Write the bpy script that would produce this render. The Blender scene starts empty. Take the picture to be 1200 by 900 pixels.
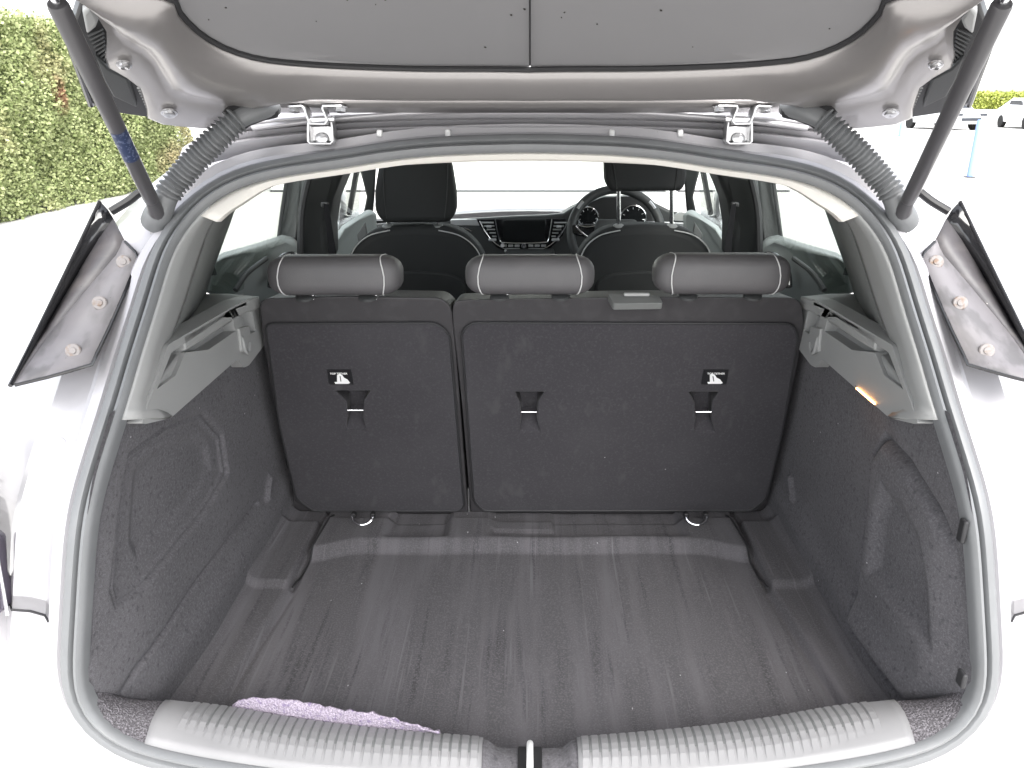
import bpy, bmesh, math, random
import numpy as np
from mathutils import Vector, Matrix
random.seed(4); np.random.seed(4)
S = bpy.context.scene
COL = S.collection

# ---------------------------------------------------------------- camera
TH = math.radians(20.4); CZ = 1.42; FPX = 900.0; CX = 621.0; CY = 450.0
cd = bpy.data.cameras.new('camera'); cam = bpy.data.objects.new('camera', cd); COL.objects.link(cam)
cam.location = (0, 0, CZ); cam.rotation_euler = (math.pi/2 - TH, 0, 0)
cd.sensor_width = 36; cd.lens = 36*FPX/1200; cd.shift_x = (600-CX)/1200
cd.clip_start = 0.01; cd.clip_end = 3000
S.camera = cam

# ---------------------------------------------------------------- sky, sun, exposure
W = bpy.data.worlds.new('World'); S.world = W; W.use_nodes = True
nt = W.node_tree; bg = nt.nodes['Background']
sky = nt.nodes.new('ShaderNodeTexSky'); sky.sky_type = 'NISHITA'; sky.sun_disc = False
SUN_EL, SUN_AZ = math.radians(48), math.radians(166)      # azimuth clockwise from +Y: behind the camera, to the right
sky.sun_elevation = SUN_EL; sky.sun_rotation = SUN_AZ
sky.air_density = 1.0; sky.dust_density = 2.0; sky.ozone_density = 0.3
hs = nt.nodes.new('ShaderNodeHueSaturation'); hs.inputs['Saturation'].default_value = .22      # grey overcast sky
nt.links.new(sky.outputs[0], hs.inputs['Color']); nt.links.new(hs.outputs[0], bg.inputs[0]); bg.inputs[1].default_value = 0.15
sd = bpy.data.lights.new('sun', 'SUN'); sd.energy = 1.3; sd.angle = math.radians(50); sd.color = (1, .97, .93)
sun = bpy.data.objects.new('sun', sd); COL.objects.link(sun)
sdir = Vector((math.sin(SUN_AZ)*math.cos(SUN_EL), math.cos(SUN_AZ)*math.cos(SUN_EL), math.sin(SUN_EL)))
sun.rotation_euler = sdir.to_track_quat('Z', 'Y').to_euler()
S.view_settings.view_transform = 'Standard'; S.view_settings.look = 'None'
S.view_settings.gamma = 1; S.view_settings.exposure = 2.0
S.cycles.use_denoising = True
S.cycles.max_bounces = 8; S.cycles.transparent_max_bounces = 12
S.cycles.caustics_reflective = False; S.cycles.caustics_refractive = False

# ---------------------------------------------------------------- measuring: photograph pixel -> point in the place
ct, st = math.cos(TH), math.sin(TH)
def ray(px, py):
    u = (px-CX)/FPX; v = (CY-py)/FPX
    return Vector((u, ct+v*st, -st+v*ct))
C0 = Vector((0, 0, CZ))
def PY(px, py, Y): d = ray(px, py); return C0 + d*(Y/d.y)
def PZ(px, py, Z): d = ray(px, py); return C0 + d*((Z-CZ)/d.z)
def PX(px, py, X): d = ray(px, py); return C0 + d*(X/d.x)
def solve(px, py, f, t0=.3, t1=3.0):          # first root of f(point) along the ray, f<0 near the eye
    d = ray(px, py); n = 300; a = t0
    for i in range(1, n+1):
        b = t0+(t1-t0)*i/n
        if f(C0+d*b) >= 0:
            for _ in range(40):
                m = (a+b)/2
                if f(C0+d*m) >= 0: b = m
                else: a = m
            return C0+d*b
        a = b
    return C0+d*t1
ZK = [.50, .62, .70, .80, .95, 1.05, 1.15, 1.25, 1.33, 1.40, 1.5]
YK = [.69, .69, .695, .705, .745, .82, .915, 1.015, 1.10, 1.175, 1.28]
def yc(z): return float(np.interp(z, ZK, YK))
def AP(px, py): return solve(px, py, lambda p: p.y - yc(p.z) - .15*p.x*p.x)
TS = .5                                        # slope of the raised tailgate
def tgz(x, y): return 1.418 + (1.13-y)*TS - .16*x*x
def TG(px, py): return solve(px, py, lambda p: p.z - tgz(p.x, p.y) if p.y > .3 else -1)
SA = Vector((0, 1.44, .60)); SB2 = Vector((0, 1.30, 1.09))
SU = (SB2-SA).normalized(); SN = Vector((0, -SU.z, SU.y)).normalized()      # along the seat back, and out of it towards the boot
def SBK(px, py): d = ray(px, py); return C0 + d*((SA-C0).dot(SN)/d.dot(SN))

# ---------------------------------------------------------------- materials
def mat(name, col=(.5,.5,.5), rough=.5, metal=0, spec=.5, coat=0, bump=None, var=None, speck=None, emit=None, sheen=0):
    m = bpy.data.materials.new(name); m.use_nodes = True
    n = m.node_tree.nodes; l = m.node_tree.links; b = n['Principled BSDF']
    b.inputs['Base Color'].default_value = (*col, 1); b.inputs['Roughness'].default_value = rough
    b.inputs['Metallic'].default_value = metal; b.inputs['Specular IOR Level'].default_value = spec
    b.inputs['Coat Weight'].default_value = coat; b.inputs['Coat Roughness'].default_value = .06
    if sheen: b.inputs['Sheen Weight'].default_value = sheen; b.inputs['Sheen Roughness'].default_value = .5
    tc = n.new('ShaderNodeTexCoord')
    def noise(scale, stretch=(1,1,1), detail=3):
        mp = n.new('ShaderNodeMapping'); mp.inputs['Scale'].default_value = stretch
        l.new(tc.outputs['Object'], mp.inputs[0])
        t = n.new('ShaderNodeTexNoise'); t.inputs['Scale'].default_value = scale; t.inputs['Detail'].default_value = detail
        l.new(mp.outputs[0], t.inputs[0]); return t
    cur = None
    def mixcol(fac, a, c2, mode='MIX'):
        x = n.new('ShaderNodeMix'); x.data_type = 'RGBA'; x.blend_type = mode
        if isinstance(fac, float): x.inputs[0].default_value = fac
        else: l.new(fac, x.inputs[0])
        if a is None: x.inputs[6].default_value = (*col, 1)
        else: l.new(a, x.inputs[6])
        x.inputs[7].default_value = (*c2, 1); return x.outputs[2]
    def ramp(o, lo, hi):
        r = n.new('ShaderNodeMapRange'); r.inputs[1].default_value = lo; r.inputs[2].default_value = hi
        l.new(o, r.inputs[0]); return r.outputs[0]
    for v in (var or []):          # (scale, stretch, lo, hi, colour)
        cur = mixcol(ramp(noise(v[0], v[1]).outputs[0], v[2], v[3]), cur, v[4])
    for s in (speck or []):        # (voronoi scale, stretch, size, colour, share)
        mp = n.new('ShaderNodeMapping'); mp.inputs['Scale'].default_value = s[1]; l.new(tc.outputs['Object'], mp.inputs[0])
        t = n.new('ShaderNodeTexVoronoi'); t.inputs['Scale'].default_value = s[0]; l.new(mp.outputs[0], t.inputs[0])
        r = ramp(t.outputs['Distance'], s[2], s[2]*.5)
        sp = n.new('ShaderNodeSeparateColor'); l.new(t.outputs['Color'], sp.inputs[0])
        k = n.new('ShaderNodeMath'); k.operation = 'LESS_THAN'; k.inputs[1].default_value = s[4]; l.new(sp.outputs[0], k.inputs[0])
        mm = n.new('ShaderNodeMath'); mm.operation = 'MULTIPLY'; l.new(r, mm.inputs[0]); l.new(k.outputs[0], mm.inputs[1])
        cur = mixcol(mm.outputs[0], cur, s[3])
    if cur is not None: l.new(cur, b.inputs['Base Color'])
    if bump:                       # (scale, strength, distance[, stretch])
        t = noise(bump[0], bump[3] if len(bump) > 3 else (1,1,1), 4)
        bp = n.new('ShaderNodeBump'); bp.inputs['Strength'].default_value = bump[1]; bp.inputs['Distance'].default_value = bump[2]
        l.new(t.outputs[0], bp.inputs['Height']); l.new(bp.outputs[0], b.inputs['Normal'])
    if emit: b.inputs['Emission Color'].default_value = (*emit[:3], 1); b.inputs['Emission Strength'].default_value = emit[3]
    return m
def glassmat(name, tint, ior=1.5, rough=0.0):
    m = bpy.data.materials.new(name); m.use_nodes = True
    n = m.node_tree.nodes; l = m.node_tree.links; n.remove(n['Principled BSDF'])
    fr = n.new('ShaderNodeFresnel'); ge = n.new('ShaderNodeNewGeometry'); mr = n.new('ShaderNodeMapRange')   # same reflection from either side of the sheet
    mr.inputs[3].default_value = ior; mr.inputs[4].default_value = 1/ior; l.new(ge.outputs['Backfacing'], mr.inputs[0]); l.new(mr.outputs[0], fr.inputs[0])
    tr = n.new('ShaderNodeBsdfTransparent'); tr.inputs[0].default_value = (*tint, 1)
    gl = n.new('ShaderNodeBsdfGlossy'); gl.inputs['Roughness'].default_value = rough
    mx = n.new('ShaderNodeMixShader'); l.new(fr.outputs[0], mx.inputs[0]); l.new(tr.outputs[0], mx.inputs[1]); l.new(gl.outputs[0], mx.inputs[2])
    l.new(mx.outputs[0], n['Material Output'].inputs[0]); return m
LINT = (.45,.44,.46)
M = dict(
 paint=mat('silver paint', (.43,.422,.442), .32, .3, .5, .6, bump=(900,.03,.0005), speck=[(60,(1,1,1),.05,(.16,.13,.11),.05)]),
 paint_in=mat('silver paint inside', (.34,.325,.322), .34, .6, .5, .3, speck=[(70,(1,1,1),.05,(.12,.1,.09),.04)]),
 rubber=mat('seal rubber', (.15,.155,.16), .42, 0, .6, 0, bump=(300,.1,.001), var=[(30,(1,1,1),.45,.9,(.17,.175,.18))]),
 rubber_dark=mat('dark rubber', (.02,.02,.022), .6),
 carpet=mat('boot side carpet', (.094,.091,.098), .95, 0, .15, 0, bump=(900,.6,.002), var=[(9,(1,1,1),.45,.8,(.118,.114,.122)),(330,(1,1,1),.46,.70,(.140,.135,.147)),(150,(1,1,1),.55,.75,(.062,.060,.065))], speck=[(45,(1,1,1),.075,LINT,.07)], sheen=.05),
 floor=mat('boot floor carpet', (.082,.079,.084), .95, 0, .15, 0, bump=(700,.7,.002), var=[(26,(1,.09,.09),.46,.68,(.120,.115,.124)),(70,(1,.05,.05),.56,.72,(.055,.052,.057)),(120,(1,.03,.03),.62,.72,(.135,.13,.14)),(380,(1,1,1),.46,.70,(.125,.12,.13))], speck=[(40,(1,.45,1),.065,LINT,.10),(90,(1,.5,1),.10,LINT,.035)], sheen=.05),
 carpet_skylit=mat('skylit edge carpet', (.085,.08,.086), .95, 0, .15, 0, bump=(500,.9,.003), var=[(420,(1,1,1),.45,.62,(.19,.18,.195))]),  # paler speckle paints in the sky light on the sill corners
 lilac=mat('sunlit lilac carpet', (.22,.19,.235), .95, 0, .15, 0, bump=(420,1,.003), var=[(480,(1,1,1),.42,.58,(.34,.30,.36)),(200,(1,1,1),.55,.7,(.17,.135,.22))]),  # sunlight on the carpet put into the colour
 seat=mat('seat back fleece', (.041,.039,.044), .9, 0, .2, 0, bump=(1100,.5,.001), var=[(7,(1,1,1),.45,.8,(.050,.048,.053)),(240,(1,1,1),.5,.75,(.058,.056,.061)),(30,(1,1,.4),.62,.72,(.056,.054,.058))], speck=[(40,(1,1,1),.06,(.30,.29,.30),.03)], sheen=.15),
 leather=mat('seat edge leather', (.040,.038,.041), .55, 0, .4, 0, bump=(500,.35,.001), var=[(40,(1,1,1),.5,.8,(.055,.053,.056))]),
 headrest=mat('headrest leather', (.085,.082,.086), .5, 0, .45, 0, bump=(600,.3,.0008), var=[(14,(1,1,1),.45,.8,(.10,.096,.10))]),
 thread=mat('pale stitching', (.55,.55,.55), .8),
 front_seat=mat('front seat cloth', (.035,.036,.037), .8, 0, .3, 0, bump=(800,.4,.001)),
 trim=mat('grey trim plastic', (.29,.295,.293), .48, 0, .4, 0, bump=(1200,.25,.0006), var=[(5,(1,1,1),.4,.8,(.32,.322,.32))]),
 trim_dark=mat('dark trim plastic', (.045,.047,.048), .5, 0, .4, 0, bump=(1200,.25,.0006)),
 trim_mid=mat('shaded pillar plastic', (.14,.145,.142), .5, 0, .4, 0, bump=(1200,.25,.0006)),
 door=mat('door card plastic', (.27,.29,.29), .5, 0, .4, 0, bump=(1000,.2,.0006)),
 sill=mat('sill plastic', (.205,.204,.208), .42, 0, .45, 0, bump=(900,.15,.0005), var=[(12,(1,1,1),.45,.8,(.232,.23,.234))]),
 sill_base=mat('sill groove plastic', (.13,.135,.135), .6),
 cream=mat('pale headliner', (.62,.60,.56), .9, 0, .2, 0, bump=(900,.2,.0006)),
 black=mat('black plastic', (.018,.018,.019), .45, 0, .4, 0, bump=(900,.2,.0006)),
 gloss=mat('gloss black', (.012,.012,.014), .12, 0, .6, .4, speck=[(80,(1,1,1),.06,(.3,.29,.28),.10)]),
 fin_face=mat('dusty black trim', (.085,.08,.085), .45, 0, .5, 0, var=[(16,(1,3,1),.45,.7,(.13,.12,.12))], speck=[(70,(1,1,1),.07,(.03,.028,.025),.10),(40,(1,1,1),.05,(.5,.48,.45),.06)]),
 fin_flange=mat('dusty trim flange', (.20,.19,.20), .5, 0, .5, 0, var=[(22,(2,1,1),.5,.62,(.135,.13,.135)),(9,(1,1,1),.5,.75,(.25,.235,.235))], speck=[(80,(1,1,1),.06,(.05,.045,.04),.10)]),
 strut=mat('strut black', (.065,.063,.068), .38, 0, .5, .2, speck=[(60,(1,1,1),.05,(.5,.5,.5),.05)]),
 sticker=mat('blue sticker', (.022,.035,.085), .4, var=[(260,(1,1,1),.55,.58,(.10,.12,.19))]),
 zinc=mat('zinc plated steel', (.62,.62,.63), .28, .9),
 white_metal=mat('pale coated steel', (.75,.75,.74), .35, .2),
 webbing=mat('belt webbing', (.012,.012,.013), 1.0, 0, .03),
 chrome=mat('chrome', (.8,.8,.82), .12, 1),
 pin=mat('grey push pin', (.26,.24,.235), .5, var=[(120,(1,1,1),.5,.7,(.20,.13,.09))]),
 white=mat('white print', (.85,.85,.85), .6),
 label_black=mat('black label', (.008,.008,.010), .5),
 screen=mat('screen glass', (.012,.013,.014), .15, 0, .5),
 silverplastic=mat('silver plastic', (.6,.6,.62), .3, .5),
 lampred=mat('tail lamp lens', (.10,.085,.12), .12, 0, .6, .6),
 glass=glassmat('clear glass', (.93,.96,.94)),
 panel=mat('satin grey panel', (.22,.218,.225), .45, 0, .3, 0, bump=(1500,.1,.0004), var=[(3,(1,1,1),.4,.8,(.24,.237,.243))]),
 dirt=mat('dirt speck', (.035,.03,.028), .9),
 boot_lamp=mat('lit boot lamp', (.9,.5,.25), .5, emit=(1,.42,.12,7)),
 concrete=mat('pale concrete', (.52,.51,.49), .9, 0, .2, 0, bump=(60,.3,.004), var=[(1.2,(1,1,1),.4,.8,(.58,.57,.55)),(40,(1,1,1),.5,.8,(.46,.45,.43))]),
 wall=mat('white render', (.78,.78,.76), .85, bump=(200,.2,.002)),
 base=mat('dark wall base', (.05,.05,.055), .8),
 carwhite=mat('white car paint', (.78,.78,.79), .25, 0, .5, .5),
 cardark=mat('dark car glass', (.03,.035,.045), .1, 0, .6),
 tyre=mat('tyre', (.02,.02,.02), .8),
 bluepost=mat('blue post paint', (.20,.30,.68), .5),
)
def leafmat(name, a, b, brown, spot=None):
    m = mat(name, a, .7, 0, .2); n = m.node_tree.nodes; l = m.node_tree.links; bs = n['Principled BSDF']
    g = n.new('ShaderNodeNewGeometry'); x = n.new('ShaderNodeMix'); x.data_type = 'RGBA'
    l.new(g.outputs['Random Per Island'], x.inputs[0]); x.inputs[6].default_value = (*a, 1); x.inputs[7].default_value = (*b, 1)
    tc = n.new('ShaderNodeTexCoord'); t = n.new('ShaderNodeTexNoise'); t.inputs['Scale'].default_value = .9; t.inputs['Detail'].default_value = 6
    l.new(tc.outputs['Object'], t.inputs[0])
    r = n.new('ShaderNodeMapRange'); r.inputs[1].default_value = .56; r.inputs[2].default_value = .72; r.inputs[4].default_value = .75; l.new(t.outputs[0], r.inputs[0])
    y = n.new('ShaderNodeMix'); y.data_type = 'RGBA'; l.new(r.outputs[0], y.inputs[0]); l.new(x.outputs[2], y.inputs[6]); y.inputs[7].default_value = (*brown, 1)
    res = y.outputs[2]
    if spot:                                # one dead, browned patch in the hedge face
        vd = n.new('ShaderNodeVectorMath'); vd.operation = 'DISTANCE'; vd.inputs[1].default_value = spot; l.new(tc.outputs['Object'], vd.inputs[0])
        r2 = n.new('ShaderNodeMapRange'); r2.inputs[1].default_value = .30; r2.inputs[2].default_value = .12; l.new(vd.outputs['Value'], r2.inputs[0])
        z_ = n.new('ShaderNodeMix'); z_.data_type = 'RGBA'; l.new(r2.outputs[0], z_.inputs[0]); l.new(res, z_.inputs[6]); z_.inputs[7].default_value = (.30,.16,.10,1); res = z_.outputs[2]
    l.new(res, bs.inputs['Base Color']); return m
HOLE = PX(62, 100, -6.42)
M['leaf'] = leafmat('hedge leaf', (.19,.235,.09), (.46,.50,.26), (.42,.33,.21), tuple(HOLE-Vector((0,0,.12))))
M['leaf_core'] = mat('hedge inside', (.12,.15,.06), .9)
M['leaf_far'] = leafmat('far hedge leaf', (.30,.34,.07), (.44,.48,.14), (.40,.42,.16))

# ---------------------------------------------------------------- mesh helpers
def link(name, me, parent=None, m=None):
    o = bpy.data.objects.new(name, me); COL.objects.link(o)
    if m is not None:
        for q in (m if isinstance(m, (list, tuple)) else [m]): me.materials.append(M[q] if isinstance(q, str) else q)
    if parent is not None: o.parent = parent
    return o
def mesh(name, vs, fs, m, parent=None, smooth=40, bevel=0, seg=2, solid=0, solid_off=0, sub=0, fix=True, mi=None):
    me = bpy.data.meshes.new(name); me.from_pydata([tuple(v) for v in vs], [], [tuple(f) for f in fs])
    if mi is not None: me.polygons.foreach_set('material_index', mi)
    bm = bmesh.new(); bm.from_mesh(me)
    bmesh.ops.remove_doubles(bm, verts=bm.verts, dist=1e-6)
    if fix: bmesh.ops.recalc_face_normals(bm, faces=bm.faces)
    bm.to_mesh(me); bm.free()
    if smooth:
        me.shade_smooth(); me.set_sharp_from_angle(angle=math.radians(smooth))
    o = link(name, me, parent, m)
    if solid: md = o.modifiers.new('solid', 'SOLIDIFY'); md.thickness = solid; md.offset = solid_off
    if bevel:
        md = o.modifiers.new('bevel', 'BEVEL'); md.width = bevel; md.segments = seg; md.limit_method = 'ANGLE'; md.angle_limit = math.radians(35); md.harden_normals = False
    if sub: md = o.modifiers.new('sub', 'SUBSURF'); md.levels = sub; md.render_levels = sub
    return o
def grid(rows, closed_u=False, closed_v=False):
    vs = [p for r in rows for p in r]; nr = len(rows); nc = len(rows[0]); fs = []
    for i in range(nr if closed_v else nr-1):
        for j in range(nc if closed_u else nc-1):
            a = i*nc+j; b = i*nc+(j+1) % nc; i2 = (i+1) % nr
            fs.append((a, b, i2*nc+(j+1) % nc, i2*nc+j))
    return vs, fs
def merge(*parts):
    vs, fs = [], []
    for v, f in parts:
        k = len(vs); vs += list(v); fs += [tuple(i+k for i in q) for q in f]
    return vs, fs
def catmull(pts, n, closed=False):
    P = [Vector(p) for p in pts]; m = len(P)
    def g(i): return P[i % m] if closed else P[max(0, min(m-1, i))]
    raw = []
    for i in range(m if closed else m-1):
        for k in range(20):
            t = k/20; p0, p1, p2, p3 = g(i-1), g(i), g(i+1), g(i+2)
            raw.append(.5*((2*p1)+(p2-p0)*t+(2*p0-5*p1+4*p2-p3)*t*t+(3*p1-p0-3*p2+p3)*t**3))
    raw.append(P[0].copy() if closed else P[-1].copy())
    L = [0]
    for a, b in zip(raw, raw[1:]): L.append(L[-1]+(b-a).length)
    out = []; j = 0; N = n if closed else n-1
    for k in range(n):
        s = L[-1]*k/N
        while j < len(L)-2 and L[j+1] < s: j += 1
        f = 0 if L[j+1] == L[j] else (s-L[j])/(L[j+1]-L[j]); out.append(raw[j].lerp(raw[j+1], min(1, f)))
    return out
def tube(path, rad, n=12, cap=True, up=None):
    P = [Vector(p) for p in path]; rows = []; m = len(P)
    R = rad if hasattr(rad, '__len__') else [rad]*m
    t0 = (P[1]-P[0]).normalized(); nrm = t0.orthogonal().normalized() if up is None else (Vector(up)-t0*Vector(up).dot(t0)).normalized()
    for i in range(m):
        t = (P[min(i+1, m-1)]-P[max(i-1, 0)]).normalized(); nrm = (nrm-t*nrm.dot(t)).normalized(); b = t.cross(nrm)
        rows.append([P[i]+(nrm*math.cos(2*math.pi*k/n)+b*math.sin(2*math.pi*k/n))*R[i] for k in range(n)])
    vs, fs = grid(rows, True)
    if cap: fs.append(tuple(range(n-1, -1, -1))); k = (m-1)*n; fs.append(tuple(range(k, k+n)))
    return vs, fs
def box(c, s, rot=None):
    c = Vector(c); vs = []
    for z in (-1, 1):
        for y in (-1, 1):
            for x in (-1, 1):
                v = Vector((x*s[0]/2, y*s[1]/2, z*s[2]/2)); vs.append(c+(rot @ v if rot is not None else v))
    return vs, [(0,2,3,1),(4,5,7,6),(0,1,5,4),(2,6,7,3),(0,4,6,2),(1,3,7,5)]
def prism(pts, off):                      # flat outline in space, given thickness along off
    off = Vector(off); n = len(pts); vs = [Vector(p) for p in pts]+[Vector(p)+off for p in pts]
    return vs, [tuple(range(n)), tuple(range(2*n-1, n-1, -1))]+[(i, i+n, (i+1) % n+n, (i+1) % n) for i in range(n)]
def roundpoly(pts, r, n=5):               # round the corners of a flat polygon of points
    P = [Vector(p) for p in pts]; out = []; m = len(P); R = r if hasattr(r, '__len__') else [r]*m
    for i in range(m):
        a, b, c = P[i-1], P[i], P[(i+1) % m]; d1 = a-b; d2 = c-b
        k = min(R[i], d1.length*.45, d2.length*.45)
        if k < 1e-5: out.append(b); continue
        p, q = b+d1.normalized()*k, b+d2.normalized()*k
        for j in range(n+1):
            t = j/n; out.append((1-t)**2*p+2*t*(1-t)*b+t*t*q)
    return out
def disc(c, nrm, r, h, n=20, prof=None):  # turned boss on a surface: prof = [(radius, height)]
    c = Vector(c); nrm = Vector(nrm).normalized(); a = nrm.orthogonal().normalized(); b = nrm.cross(a)
    prof = prof or [(r, 0), (r, h*.7), (r*.8, h), (0.0001, h)]
    rows = [[c+nrm*q+(a*math.cos(2*math.pi*k/n)+b*math.sin(2*math.pi*k/n))*p for k in range(n)] for p, q in prof]
    vs, fs = grid(rows, True); fs.append(tuple(range(n-1, -1, -1))); return vs, fs
def mir(p): return Vector((-p[0], p[1], p[2]))
def side(vf, s):                          # s=-1 keeps the left-hand shape, s=+1 mirrors it to the right
    vs, fs = vf; vs = [Vector(v) for v in vs]
    if s > 0: vs = [mir(v) for v in vs]; fs = [tuple(reversed(f)) for f in fs]
    return vs, fs
def boolean(o, cuts):
    for vs, fs in cuts:
        c = mesh('cutter', vs, fs, None, smooth=0)
        md = o.modifiers.new('cut', 'BOOLEAN'); md.object = c; md.operation = 'DIFFERENCE'; md.solver = 'EXACT'
        bpy.context.view_layer.update()
        dg = bpy.context.evaluated_depsgraph_get(); me = bpy.data.meshes.new_from_object(o.evaluated_get(dg))
        o.modifiers.remove(md); old = o.data; o.data = me; me.name = o.name
        bpy.data.objects.remove(c)
    o.data.shade_smooth(); o.data.set_sharp_from_angle(angle=math.radians(35))
def addbevel(o, w, seg=2, ang=35):
    md = o.modifiers.new('bevel', 'BEVEL'); md.width = w; md.segments = seg; md.limit_method = 'ANGLE'; md.angle_limit = math.radians(ang)
def tag(o, label, cat=None, group=None, kind=None):
    o['label'] = label
    if cat: o['category'] = cat
    if group: o['group'] = group
    if kind: o['kind'] = kind
    return o
def sm(x, a, b):
    t = np.clip((np.asarray(x, float)-a)/(b-a), 0, 1); return t*t*(3-2*t)
def polydist(X, Y, poly):                 # signed distance, negative inside
    X = np.asarray(X, float); Y = np.asarray(Y, float); d = np.full(X.shape, 1e9); ins = np.zeros(X.shape, bool); n = len(poly)
    for i in range(n):
        x1, y1 = poly[i]; x2, y2 = poly[(i+1) % n]
        dx, dy = x2-x1, y2-y1; t = np.clip(((X-x1)*dx+(Y-y1)*dy)/(dx*dx+dy*dy+1e-12), 0, 1)
        d = np.minimum(d, np.hypot(X-x1-t*dx, Y-y1-t*dy))
        c = ((y1 > Y) != (y2 > Y)) & (X < (x2-x1)*(Y-y1)/(y2-y1+1e-15)+x1); ins ^= c
    return np.where(ins, -d, d)
def linedist(X, Y, pts):
    d = np.full(np.asarray(X).shape, 1e9)
    for (x1, y1), (x2, y2) in zip(pts, pts[1:]):
        dx, dy = x2-x1, y2-y1; t = np.clip(((X-x1)*dx+(Y-y1)*dy)/(dx*dx+dy*dy+1e-12), 0, 1)
        d = np.minimum(d, np.hypot(X-x1-t*dx, Y-y1-t*dy))
    return d

# ================================================================ the setting
g = mesh('ground', *box((0, 100, -.05), (600, 600, .1)), 'concrete', smooth=0); g['kind'] = 'structure'

# ================================================================ the car
car = bpy.data.objects.new('car', None); COL.objects.link(car); car.location = (0, 0, 0)
tag(car, 'silver hatchback seen from behind, tailgate raised and its boot empty', 'car')

# ---- tailgate opening: the path of its weatherstrip
LP = [(621,168),(520,171),(450,178),(400,186.5),(333,196),(283,208),(250,224),(227,243),(207,267),(193,290),(183,318),(170,362),(153,415),(134,480),(117,533),(104,577),(98,603),(93,650),(90,700),(87,750),(86,797),(96,832),(124,863),(170,884),(267,904),(400,920),(621,928)]
half = catmull([AP(*p) for p in LP], 90)
half[0].x = 0; half[-1].x = 0
loop = half + [mir(p) for p in reversed(half[1:-1])]
for _ in range(2):
    loop = [(loop[i-1]+loop[i]*2+loop[(i+1) % len(loop)])/4 for i in range(len(loop))]
NL = len(loop)
frames = []
for i, p in enumerate(loop):
    t = (loop[(i+1) % NL]-loop[i-1]).normalized(); dz = (yc(p.z+.02)-yc(p.z-.02))/.04
    n = Vector((.30*p.x, -1, dz)).normalized(); o = t.cross(n).normalized()
    if o.dot(p-Vector((0, p.y, 1.0))) < 0: o = -o
    frames.append((p, o, n))
def ringpt(i, a, b): p, o, n = frames[i % NL]; return p+o*a+n*b
def sweep(sec):
    return grid([[ringpt(i, a, b) for i in range(NL)] for a, b in sec], True)
def closedsweep(sec):
    return grid([[ringpt(i, a, b) for i in range(NL)] for a, b in sec], True, True)
ws = mesh('weatherstrip', *closedsweep([(.0018,-.012),(.0018,.001),(.004,.005),(.009,.0065),(.0135,.005),(.0165,.0),(.0165,-.012)]), 'rubber', car)
mesh('sealing_lip', *closedsweep([(-.0095,-.016),(-.0120,-.003),(-.0110,.003),(-.0080,.007),(-.004,.006),(-.0012,.001),(-.0008,-.010)]), 'rubber', ws)

# ---- painted flange round the opening, rear panel and bumper
def kfac(p):                               # how wide the flange is: narrow under the hinges, wide at the sides
    k = 1.0
    if p.z > 1.20: k = 1.0-.40*float(sm(p.z, 1.2, 1.29))-.10*float(sm(.42-abs(p.x), 0, .14))
    return k
secs = [(.003,-.03),(.0185,-.010),(.024,-.002),(.036,-.001),(.050,-.012),(.072,-.014),(.092,-.008),(.118,-.030),(.128,-.075)]
rows = []
for a, b in secs: rows.append([ringpt(i, a*(kfac(frames[i][0]) if a > .02 else 1), b) for i in range(NL)])
vs, fs = grid(rows, True)
fu, fl = [], []
for f in fs:
    c = sum((vs[i] for i in f), Vector())/4
    (fl if (c.z < .83-.0*c.x and max(f) >= NL*4) else fu).append(f)
shell = mesh('body_shell', vs, fu, 'paint', car, smooth=30)
# rounded bumper skin going outwards and down from the flange
NB = [i for i in range(NL) if rows[-1][i].z < .85]
NB = sorted(NB, key=lambda i: (i))
br = [[r[i] for i in NB] for r in rows[3:]]
def bump_out(p, s):
    ang = math.atan2(p.x, -(p.z-1.0)) ; x = p.x; z = p.z
    X = max(-.86, min(.86, x*(1+.42*s))); Z = .84-(.84-z)*(1+ .75*s) if z < .84 else z
    Y = .62+.22*abs(X)**2.2 + (.10*s if abs(X) > .7 else 0) + .04*(1-s)
    return Vector((X, Y, Z))
for s in (.25, .5, .75, 1.0): br.append([bump_out(rows[-1][i], s) for i in NB])
br.append([Vector((v.x, v.y+.05, .22)) for v in br[-1]])
bump = mesh('rear_bumper', *grid(br), 'paint', car, smooth=40)
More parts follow.
